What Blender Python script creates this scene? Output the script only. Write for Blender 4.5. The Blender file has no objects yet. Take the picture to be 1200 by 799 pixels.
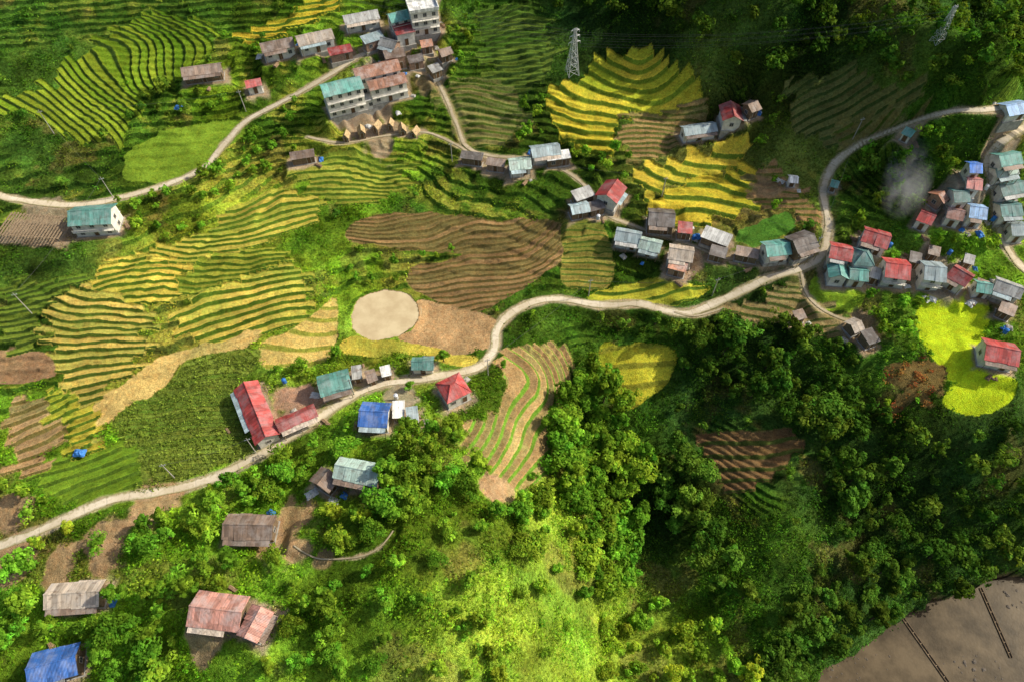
import bpy, math, numpy as np, bmesh
from mathutils import Vector, Matrix
rng=np.random.default_rng(7)
scene=bpy.context.scene
COL=scene.collection
scene.view_settings.view_transform='Standard'
scene.view_settings.look='None'
scene.view_settings.exposure=0
CAMZ=135.0; PT=math.radians(55)
# ---------------------------------------------------------------- image pixel to terrain helpers
def ray(px,py):
    px=np.asarray(px,float); py=np.asarray(py,float)
    nx=(px-600)/600*0.75; ny=-(py-399.5)/600*0.75
    dx=nx; dy=ny*math.sin(PT)+math.cos(PT); dz=ny*math.cos(PT)-math.sin(PT)
    return dx,dy,dz
def onplane(px,py,z):
    dx,dy,dz=ray(px,py); t=(z-CAMZ)/dz
    return dx*t,dy*t
CP=[(0,0,30),(200,0,28),(100,100,18),(0,235,10),(130,235,9),(250,190,10),(300,130,14),(400,80,19),(480,30,24),(550,0,28),
(400,150,12),(330,210,5),(450,200,4),(550,180,9),(650,190,9),(640,60,22),(750,60,24),(700,150,14),(850,130,17),(800,220,9),
(870,260,8),(760,280,4),(680,240,7),(900,0,42),(1000,60,33),(1100,20,46),(1200,0,54),(1200,100,33),(1120,125,24),(1010,170,18),
(965,250,12),(965,300,8),(1080,300,9),(1180,230,15),(1200,350,8),(1150,430,4),(1100,380,5),(1090,475,1),(1190,470,2),
(100,340,6),(60,450,0),(200,330,4),(300,260,5),(330,340,2),(350,400,0),(200,480,-1),(30,540,-2),(0,640,-3),(130,585,-1),
(300,535,0),(440,450,1),(560,430,1),(585,385,0),(650,350,0),(800,366,2),(900,325,6),(450,367,-1),(530,380,-1),(550,300,2),
(600,270,4),(450,270,4),(550,500,2),(600,480,-1),(640,450,-4),(690,480,-13),(700,400,-4),(750,430,-5),(800,440,-7),
(740,560,-21),(730,650,-27),(720,750,-31),(560,600,6),(600,650,3),(500,650,9),(450,700,8),(560,760,3),(640,720,-9),(400,620,5),
(300,620,0),(270,720,4),(60,700,-2),(60,780,-6),(150,780,-4),(400,780,3),(830,560,-17),(900,500,-8),(930,620,-16),(860,650,-23),
(950,720,-27),(860,770,-31),(1000,600,-19),(1100,600,-17),(1200,600,-16),(1100,530,-8),(1000,480,-6),(950,400,0),(1040,700,-28),
(1200,655,-28),(1000,799,-34),(1200,799,-35),(900,400,-2),(1100,740,-34)]
pts=[];zz=[]
for a,b,c in CP:
    x,y=onplane(a,b,c); pts.append((x,y)); zz.append(c)
for x,y,z in [(-400,0,0),(400,0,-10),(-400,200,40),(400,200,60),(-400,400,90),(0,330,85),(0,450,120),(400,400,130),(0,-200,-25),(-400,-300,10),
    (400,-300,-10),(-1600,-1600,120),(1600,-1600,120),(1600,1600,320),(-1600,1600,300),(0,1600,350),(-1600,0,200),(1600,0,220),(0,-1600,100),(230,60,-20),(-230,60,0)]:
    pts.append((x,y)); zz.append(z)
pts=np.array(pts)/100.; zz=np.array(zz,float)
def U(r2): return 0.5*r2*np.log(r2+1e-9)
n=len(pts)
d2=((pts[:,None]-pts[None])**2).sum(-1)
K=U(d2)+np.eye(n)*0.004
Pm=np.c_[np.ones(n),pts]
A=np.zeros((n+3,n+3)); A[:n,:n]=K; A[:n,n:]=Pm; A[n:,:n]=Pm.T
sol=np.linalg.solve(A,np.r_[zz,0,0,0])
def H0(x,y):
    x=np.asarray(x,float); sh=x.shape; x=x.ravel()/100.; y=np.asarray(y,float).ravel()/100.
    out=np.empty_like(x)
    for s in range(0,len(x),60000):
        X=x[s:s+60000]; Y=y[s:s+60000]
        r2=(X[:,None]-pts[None,:,0])**2+(Y[:,None]-pts[None,:,1])**2
        out[s:s+60000]=U(r2)@sol[:n]+sol[n]+sol[n+1]*X+sol[n+2]*Y
    return out.reshape(sh)
def pixel_to_ground(px,py,dh=0.0):  # casts image pixels from the camera onto the terrain, raised by dh
    px=np.atleast_1d(np.asarray(px,float)); py=np.atleast_1d(np.asarray(py,float))
    dx,dy,dz=ray(px,py); z=np.zeros_like(px)
    for _ in range(40):
        t=(z-CAMZ)/dz
        z=0.5*z+0.5*(H0(dx*t,dy*t)+dh)
    t=(z-CAMZ)/dz
    return np.c_[dx*t,dy*t,z]
# ---------------------------------------------------------------- noise
TAB=np.random.default_rng(3).random((256,256))
def vn(x,y,s,seed=0):
    x=x/s+seed*17.3+1000; y=y/s+seed*9.7+1000
    xi=np.floor(x).astype(int); yi=np.floor(y).astype(int)
    fx=x-xi; fy=y-yi; fx=fx*fx*(3-2*fx); fy=fy*fy*(3-2*fy)
    a=TAB[xi&255,yi&255]; b=TAB[(xi+1)&255,yi&255]; c=TAB[xi&255,(yi+1)&255]; d=TAB[(xi+1)&255,(yi+1)&255]
    return (a*(1-fx)+b*fx)*(1-fy)+(c*(1-fx)+d*fx)*fy
def fbm(x,y,s,seed=0,o=4):
    r=0;w=1;t=0
    for i in range(o):
        r=r+w*vn(x*.8+y*.6,y*.8-x*.6,s/2**i,seed+i) if i%2 else r+w*vn(x,y,s/2**i,seed+i); t+=w; w*=0.55
    return r/t
def sm(a,b,x):
    t=np.clip((x-a)/(b-a),0,1); return t*t*(3-2*t)
def catmull(P,closed,n=6):
    P=np.asarray(P,float); m=len(P); out=[]
    rngi=range(m) if closed else range(m-1)
    for i in rngi:
        if closed: p0,p1,p2,p3=P[(i-1)%m],P[i],P[(i+1)%m],P[(i+2)%m]
        else: p0,p1,p2,p3=P[max(i-1,0)],P[i],P[i+1],P[min(i+2,m-1)]
        for k in range(n):
            t=k/n
            out.append(0.5*((2*p1)+(-p0+p2)*t+(2*p0-5*p1+4*p2-p3)*t*t+(-p0+3*p1-3*p2+p3)*t**3))
    if not closed: out.append(P[-1])
    return np.array(out)
def pip(X,Y,P):
    ins=np.zeros(X.shape,bool); m=len(P)
    for i in range(m):
        x1,y1=P[i][:2]; x2,y2=P[(i+1)%m][:2]
        if y1==y2: continue
        c=((y1>Y)!=(y2>Y))&(X<(x2-x1)*(Y-y1)/(y2-y1)+x1)
        ins^=c
    return ins
# ---------------------------------------------------------------- grid
def axis(a,b,st,lo,hi):
    c=np.arange(a,b,st); L=[];v=a;s=st
    while v>lo: s*=1.22; v-=s; L.append(v)
    R=[];v=c[-1];s=st
    while v<hi: s*=1.22; v+=s; R.append(v)
    return np.array(L[::-1]+list(c)+R)
xs=axis(-172,172,0.32,-1500,1500); ys=axis(8,238,0.28,-1400,1500)
NX=len(xs);NY=len(ys)
GX,GY=np.meshgrid(xs,ys,indexing='ij')
GH=H0(GX,GY); GB=GH.copy()
far=sm(250,500,np.hypot(GX,GY-120))
REG=np.zeros((NX,NY),np.int16); UU=np.zeros((NX,NY)); TW=np.zeros((NX,NY)); GR=np.ones((NX,NY))
CA=np.zeros((NX,NY,3)); CB=np.zeros((NX,NY,3))
# wild colours; dark D in the lower right has cloud shadow painted in
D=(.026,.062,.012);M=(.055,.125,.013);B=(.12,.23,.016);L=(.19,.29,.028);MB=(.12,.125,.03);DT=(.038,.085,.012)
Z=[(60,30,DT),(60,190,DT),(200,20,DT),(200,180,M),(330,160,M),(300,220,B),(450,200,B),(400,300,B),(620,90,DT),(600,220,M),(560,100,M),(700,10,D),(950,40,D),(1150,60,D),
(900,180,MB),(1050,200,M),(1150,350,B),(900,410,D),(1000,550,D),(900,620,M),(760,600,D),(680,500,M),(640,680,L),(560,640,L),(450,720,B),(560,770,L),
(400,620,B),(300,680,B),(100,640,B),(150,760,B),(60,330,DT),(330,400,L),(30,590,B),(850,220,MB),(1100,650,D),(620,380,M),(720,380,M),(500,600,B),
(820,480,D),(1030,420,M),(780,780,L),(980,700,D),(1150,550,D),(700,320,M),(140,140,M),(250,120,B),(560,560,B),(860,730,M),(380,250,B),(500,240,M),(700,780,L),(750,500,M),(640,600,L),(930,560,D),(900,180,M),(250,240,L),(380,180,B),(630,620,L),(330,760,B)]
zc=pixel_to_ground([z[0] for z in Z],[z[1] for z in Z])[:,:2]; zcol=np.array([z[2] for z in Z])
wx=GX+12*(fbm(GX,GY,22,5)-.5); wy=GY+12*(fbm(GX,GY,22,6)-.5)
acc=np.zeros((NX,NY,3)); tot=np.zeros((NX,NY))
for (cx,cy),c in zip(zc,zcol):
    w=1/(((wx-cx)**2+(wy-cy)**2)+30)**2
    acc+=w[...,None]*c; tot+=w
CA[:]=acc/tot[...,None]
f1=fbm(GX,GY,14,11); f2=fbm(GX,GY,3.5,12)
CA*=(0.5+1.0*sm(.25,.75,f1))[...,None]*(0.55+.9*f2)[...,None]
CA*=np.stack([1+.5*(fbm(GX,GY,6,15)-.5),np.ones_like(f1),np.ones_like(f1)],-1)
soil=sm(.60,.70,fbm(GX,GY,9,21))*0.4
soil*=np.clip(CA.max(-1)/.10,0,1)
CA=CA*(1-soil[...,None])+np.array((.19,.13,.05))*soil[...,None]
CB[:]=CA
GH+= (1-far)*((fbm(GX,GY,18,31)-.5)*3.0)+far*(fbm(GX,GY,160,33)-.5)*60
MICRO=(fbm(GX,GY,2.6,34,3)-.5)*0.9
# contour terraces overgrown on the hillsides
WT=np.zeros((NX,NY)); LEFT=np.zeros((NX,NY))
for qi,Pq in enumerate([[(-60,-60),(560,-60),(650,20),(640,90),(740,180),(960,190),(960,300),(700,350),(580,350),(380,455),(200,555),(-60,630)],
           [(840,70),(960,90),(1100,110),(1240,130),(1240,300),(1100,240),(980,280),(900,240)],
           [(810,490),(900,500),(955,530),(930,600),(860,600)],[(590,390),(640,370),(880,370),(860,400),(700,400),(640,420)]]):
    q=pixel_to_ground([p[0] for p in Pq],[p[1] for p in Pq])
    m=pip(GX+4*(f1-.5),GY+4*(f2-.5),q); WT[m]=1
    if qi==0: LEFT[m]=1
WT*=sm(.34,.47,fbm(GX,GY,22,36))
uw=GB/.85+1.5*(fbm(GX,GY,16,37)-.5)+.4*(fbm(GX,GY,4,38)-.5)+60
gy0,gx0=np.gradient(GB,xs,ys)
slope=np.hypot(gy0,gx0); WT*=sm(.08,.16,slope)
fr=uw-np.floor(uw); GH+=WT*.8*(np.where(fr<.2,fr/.2,1)-fr-.4)
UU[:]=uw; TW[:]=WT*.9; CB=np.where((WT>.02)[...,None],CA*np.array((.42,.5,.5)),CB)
ylw=(LEFT*WT*sm(.42,.6,fbm(GX,GY,15,39))*sm(.10,.16,CA[...,1]))[...,None]
CA=np.where((WT>.02)[...,None],CA*(1+.3*WT[...,None]*np.array((1.2,.8,.3))),CA)
CA=CA*(1-.6*ylw)+np.array((.34,.30,.05))*.6*ylw
# ---------------------------------------------------------------- fields
YEL=(.54,.42,.04);RIS=(.075,.135,.015)
R=[
("rice_terrace",[(0,112),(60,95),(110,40),(180,15),(245,25),(240,75),(175,110),(150,162),(90,162),(40,140),(0,132)],(.19,.26,.02),(.045,.085,.015),((60,140),(150,60)),1.9,.8,"green rice terraces stepping up the hillside above the lane"),
("rice_terrace",[(285,40),(330,22),(385,-5),(400,8),(340,38),(295,50)],YEL,RIS,((330,45),(325,10)),2.0,.8,"bright yellow rice terraces beside the hilltop houses"),
("meadow",[(150,178),(215,150),(280,138),(285,155),(250,185),(205,205),(150,215)],(.14,.23,.02),RIS,None,0,0,"sunlit grassy slope above the lane"),
("rice_terrace",[(160,308),(230,270),(290,240),(335,218),(372,232),(360,262),(300,290),(210,316)],(.42,.36,.06),RIS,((250,310),(240,250)),1.7,.8,"half harvested golden rice terraces"),
("rice_terrace",[(112,322),(160,303),(220,306),(215,345),(165,362),(118,356)],(.54,.42,.07),RIS,((165,356),(165,306)),1.8,.9,"small golden rice terraces with green banks"),
("rice_terrace",[(46,385),(60,352),(110,338),(168,358),(180,395),(170,425),(125,467),(110,520),(85,530),(64,492),(62,440)],(.50,.38,.09),(.075,.12,.018),((100,500),(110,360)),2.0,1.0,"golden rice terraces curving down the slope"),
("rice_terrace",[(212,352),(270,330),(335,306),(370,345),(356,380),(292,396),(250,402),(218,380)],(.55,.42,.08),RIS,((290,400),(275,320)),2.3,1.0,"golden rice terraces in long curved steps"),
("rice_terrace",[(214,314),(270,296),(330,290),(340,305),(270,328),(214,347)],(.26,.28,.035),RIS,((270,330),(270,296)),1.7,.8,"green rice terraces between golden steps"),
("rice_field",[(112,482),(150,450),(190,418),(250,398),(300,386),(302,402),(240,416),(200,440),(165,478),(125,500)],(.52,.38,.13),RIS,None,0,0,"golden ripe rice field curving round the maize"),
("rice_field",[(303,408),(340,390),(372,362),(392,350),(392,385),(382,425),(340,430),(312,428)],(.52,.39,.12),(.24,.26,.04),((340,430),(350,370)),4.5,.35,"golden ripe rice field in broad steps"),
("maize_field",[(133,500),(180,462),(215,430),(265,408),(307,412),(287,440),(275,470),(304,522),(230,557),(162,574),(148,530)],(.15,.20,.03),(.09,.13,.02),((200,560),(230,420)),1.1,.1,"dense green maize field with even rows"),
("rice_terrace",[(30,545),(90,525),(150,520),(160,575),(120,590),(60,585)],(.15,.26,.02),RIS,((90,585),(90,520)),2.6,.7,"green vegetable plots on low steps"),
("soil_field",[(-10,415),(35,410),(62,425),(60,447),(-10,450)],(.27,.17,.09),RIS,None,0,0,"bare brown soil plot"),
("soil_terrace",[(8,478),(40,468),(62,475),(62,525),(35,557),(5,552)],(.38,.25,.12),(.15,.13,.04),((30,557),(35,470)),2.1,.8,"bare brown soil terraces"),
("rice_terrace",[(60,455),(100,470),(110,500),(120,525),(80,535),(60,505)],(.46,.40,.05),RIS,((90,530),(80,460)),1.9,.8,"yellow rice terraces at the foot of the steps"),
("ploughed_field",[(405,268),(440,252),(520,250),(600,256),(664,262),(662,300),(625,330),(590,352),(545,367),(505,350),(478,332),(490,312),(545,300),(470,292),(415,286)],(.25,.16,.07),(.11,.09,.03),((560,366),(540,250)),1.6,.6,"brown ploughed terraces with wavy furrows"),
("soil_field",[(488,352),(530,360),(582,375),(580,402),(540,414),(500,405),(466,398),(486,385)],(.38,.25,.12),RIS,None,0,0,"bare brown earth plot beside the pond"),
("rice_field",[(398,402),(430,398),(480,402),(545,414),(562,420),(545,428),(480,418),(430,416),(400,416)],(.46,.38,.06),RIS,None,0,0,"narrow golden strip of rice below the pond"),
("rice_terrace",[(590,406),(630,403),(670,410),(674,445),(658,480),(642,515),(622,580),(585,568),(550,540),(540,505),(572,480),(590,450),(583,420)],(.44,.29,.13),(.12,.25,.025),('c',(430,480)),2.6,1.0,"tan stubble terraces curling round the knoll"),
("rice_field",[(704,408),(730,402),(758,395),(797,415),(788,437),(765,462),(735,478),(728,455),(706,436)],(.44,.42,.035),(.26,.26,.03),((750,478),(750,395)),3.4,.5,"yellow green rice field in the hollow"),
("vegetable_field",[(664,258),(700,250),(716,290),(716,332),(665,336),(658,300)],(.24,.21,.045),(.08,.13,.02),((690,336),(690,250)),1.4,.3,"vegetable plot with dotted rows"),
("rice_terrace",[(645,108),(690,92),(705,68),(770,66),(815,98),(820,125),(760,132),(728,145),(720,172),(690,180),(655,150)],(.52,.43,.04),(.15,.22,.02),((720,185),(725,70)),3.0,1.0,"bright yellow rice terraces below the pylon"),
("soil_terrace",[(728,145),(770,130),(827,122),(838,152),(790,168),(742,192)],(.28,.19,.08),(.11,.13,.03),((780,180),(780,125)),1.7,.7,"harvested brown terraces"),
("rice_terrace",[(750,196),(800,176),(860,166),(870,188),(820,207),(760,232),(750,215)],(.54,.42,.05),(.12,.19,.02),((795,235),(815,165)),4.4,1.1,"yellow rice terraces above the village lane"),
("rice_terrace",[(762,238),(820,210),(878,190),(895,234),(860,252),(815,264),(772,252)],(.54,.43,.04),(.12,.19,.02),((815,272),(835,190)),4.0,1.1,"bright yellow rice terraces beside the village lane"),
("vegetable_field",[(860,278),(890,260),(915,248),(932,265),(900,282),(880,292)],(.08,.20,.025),RIS,None,0,0,"dark green vegetable plot"),
("soil_terrace",[(880,200),(905,195),(960,235),(955,265),(925,252),(895,238)],(.28,.18,.08),(.12,.14,.03),((920,255),(915,205)),1.9,.5,"brown garden terraces beside the lane"),
("rice_field",[(690,345),(745,327),(790,332),(835,342),(800,355),(750,352),(700,356)],(.42,.41,.04),RIS,((760,356),(760,326)),3.0,.4,"yellow green rice strip beside the road"),
("soil_terrace",[(925,90),(970,85),(1035,88),(1078,118),(1030,145),(980,167),(935,145),(925,115)],(.16,.16,.05),(.05,.08,.02),((990,165),(990,88)),1.8,.8,"dim brown terraces on the upper slope"),
("rice_field",[(1083,356),(1115,343),(1152,345),(1158,380),(1154,418),(1184,436),(1192,462),(1156,486),(1108,474),(1112,446),(1100,425),(1086,406)],(.42,.56,.018),(.4,.5,.02),None,0,0,"bright lime rice field on the spur"),
("vegetable_field",[(948,325),(985,330),(1012,338),(1000,362),(955,352)],(.22,.35,.025),RIS,None,0,0,"bright green vegetable garden"),
("soil_terrace",[(845,362),(900,345),(935,335),(1000,375),(985,402),(930,385),(880,372)],(.27,.21,.09),(.09,.13,.03),((920,400),(920,340)),1.7,.7,"brown garden terraces below the road"),
("flower_patch",[(1034,436),(1050,420),(1080,410),(1100,412),(1114,432),(1108,448),(1086,462),(1090,474),(1056,480),(1048,462),(1034,458)],(.17,.12,.04),RIS,None,0,0,"patch of rusty red and orange shrubs"),
("soil_terrace",[(820,512),(870,503),(935,508),(915,535),(880,562),(845,572),(828,545)],(.21,.12,.055),(.07,.09,.02),((870,570),(870,505)),2.2,.8,"reddish soil terraces on the shaded slope"),
("rice_terrace",[(350,190),(400,178),(470,180),(480,215),(420,240),(360,225)],(.26,.28,.04),RIS,((410,240),(410,180)),1.8,.8,"patchy green terraces below the huts"),
("rice_terrace",[(560,10),(640,20),(650,90),(600,110),(560,70)],(.11,.17,.025),(.04,.075,.015),((600,110),(600,10)),1.9,.8,"dim green terraces below the wood"),
("soil_terrace",[(515,130),(530,100),(590,90),(620,130),(590,170),(550,165)],(.19,.18,.06),(.08,.13,.02),((560,170),(560,95)),1.8,.6,"mixed garden terraces"),
("rice_terrace",[(0,330),(50,335),(95,325),(90,345),(45,370),(45,405),(0,410)],(.14,.20,.025),(.05,.085,.015),((40,400),(40,335)),1.9,.7,"green terraces beside the golden steps"),
("soil_terrace",[(1000,130),(1060,125),(1100,130),(1040,148),(1000,165),(975,185)],(.2,.18,.06),(.08,.12,.02),((1030,165),(1030,125)),1.8,.5,"brown garden terraces above the lane"),
]
def idx(a,v0,v1): 
    i0=max(np.searchsorted(a,v0)-1,0); i1=min(np.searchsorted(a,v1)+1,len(a)); return slice(i0,i1)
REGN=[None]
for k,(nm,poly,ca,cb,up,w,st,lab) in enumerate(R,1):
    P=pixel_to_ground([p[0] for p in poly],[p[1] for p in poly])
    P=catmull(P[:,:2],True,5)
    sx=idx(xs,P[:,0].min()-4,P[:,0].max()+4); sy=idx(ys,P[:,1].min()-4,P[:,1].max()+4)
    X=GX[sx,sy];Y=GY[sx,sy]
    wa=8 if nm=='flower_patch' else 4.0
    Xw=X+wa*(fbm(X,Y,9 if wa<5 else 5,41)-.5);Yw=Y+wa*(fbm(X,Y,9 if wa<5 else 5,42)-.5)
    if up:
        cx,cy=P.mean(0)
        if up[0]=='c':
            q=pixel_to_ground([up[1][0]],[up[1][1]])[0]; rr_=np.hypot(X-q[0],Y-q[1]); al=-rr_; ac=0*X; dvx=-(X-q[0])/rr_; dvy=-(Y-q[1])/rr_
        else:
            q=pixel_to_ground([up[0][0],up[1][0]],[up[0][1],up[1][1]]); dv=q[1,:2]-q[0,:2]; dv/=np.hypot(*dv); dvx,dvy=dv
            al=(X-q[0,0])*dv[0]+(Y-q[0,1])*dv[1]
            ac=-(X-cx)*dv[1]+(Y-cy)*dv[0]
        wl=(1.0 if w>1.25 else .35)
        u=(al*(1+.3*(vn(X,Y,15,130+k)-.5))+wl*(8*(fbm(X,Y,38,100+k,2)-.5)+2.0*(fbm(X,Y,13,120+k,2)-.5)+.3*(fbm(X,Y,3,140+k,2)-.5))+0.006*ac*ac*(1 if k%2 else -1))/w+80
        f=u-np.floor(u); S=np.where(f<.2,f/.2,1)
        if 'terrace' in nm:
            ui=np.floor(u).astype(int); sh=(TAB[ui&255,(k*7)&255]-.5)*(6 if w<2.4 else 3)
            Xw=Xw-dvx*(f-.6)*w-dvy*sh; Yw=Yw-dvy*(f-.6)*w+dvx*sh
    m=pip(Xw,Yw,P)
    REG[sx,sy][m]=k
    a=np.array(ca);b=np.array(cb)
    v=(0.7+.6*fbm(X,Y,7,50+k))
    gshift=sm(.45,.75,fbm(X,Y,11,70+k))[...,None]*(.6 if 'rice' in nm else .25)
    c=(a*(1-gshift)+(a*np.array((.42,.68,.5)))*gshift)*v[...,None]
    CA[sx,sy][m]=c[m]; CB[sx,sy][m]=(b*(0.6+.8*fbm(X,Y,4,90))[...,None])[m]
    GR[sx,sy][m]=0.5; MICRO[sx,sy][m]*=.2; TW[sx,sy][m]=0
    if nm=='rice_field' and ca[1]>.5: CA[sx,sy][m]=(a*(.8+.4*fbm(X,Y,9,51))[...,None])[m]; GR[sx,sy][m]=.3
    if up:
        UU[sx,sy][m]=u[m]; TW[sx,sy][m]=1
        GH[sx,sy][m]+=(st*(S-f-.4))[m]
    REGN.append((nm,lab))
GH+=MICRO*(1-far)
# ---------------------------------------------------------------- river and pond
RIVZ=-33.0
rp=[(925,812),(955,788),(1010,764),(1060,724),(1120,697),(1210,674),(1330,655),(1800,700),(1800,1100),(1250,1000),(925,950)]
rx,ry=onplane([p[0] for p in rp],[p[1] for p in rp],RIVZ); RP=catmull(np.c_[rx,ry],True,5)
inr=pip(GX+7*(fbm(GX,GY,9,44)-.5),GY+7*(fbm(GX,GY,9,45)-.5),RP)
bar=fbm(GX*.6+GY*.3,GY,9,46)
GH=np.where(inr,RIVZ-.9+2.6*(bar-.42),np.where(far<.5,np.maximum(GH,RIVZ+.5),GH))
CA[inr]=(np.array((.085,.062,.036))*(.6+.8*fbm(GX,GY,3,47))[...,None])[inr]; TW[inr]=0; GR[inr]=.6
t=np.linspace(0,2*math.pi,28,endpoint=False)
pq=pixel_to_ground(450+38*np.cos(t),367+30*np.sin(t))
pc=pq.mean(0); PONDZ=pc[2]-.1
def sub(P,mg=5): return idx(xs,P[:,0].min()-mg,P[:,0].max()+mg),idx(ys,P[:,1].min()-mg,P[:,1].max()+mg)
sx,sy=sub(pq); X=GX[sx,sy];Y=GY[sx,sy]
pr=(pq[:,0].max()-pq[:,0].min())/2; pr2=(pq[:,1].max()-pq[:,1].min())/2
rr=np.hypot((X-pc[0])/pr,(Y-pc[1])/pr2)+.30*(fbm(X,Y,7,3)-.5)
GH[sx,sy]=np.where(rr<1,PONDZ-.3,PONDZ+.08+(GH[sx,sy]-PONDZ-.08)*sm(1.02,1.4,rr))
mm=(rr<1.03); CA[sx,sy][mm]=(.30,.23,.12); CB[sx,sy][mm]=(.30,.23,.12); GR[sx,sy][mm]=.2; TW[sx,sy][mm]=0
REG[sx,sy][mm]=0
OCC=np.zeros((NX,NY)); OCC[inr]=1; OCC[sx,sy][rr<1.15]=1
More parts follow.
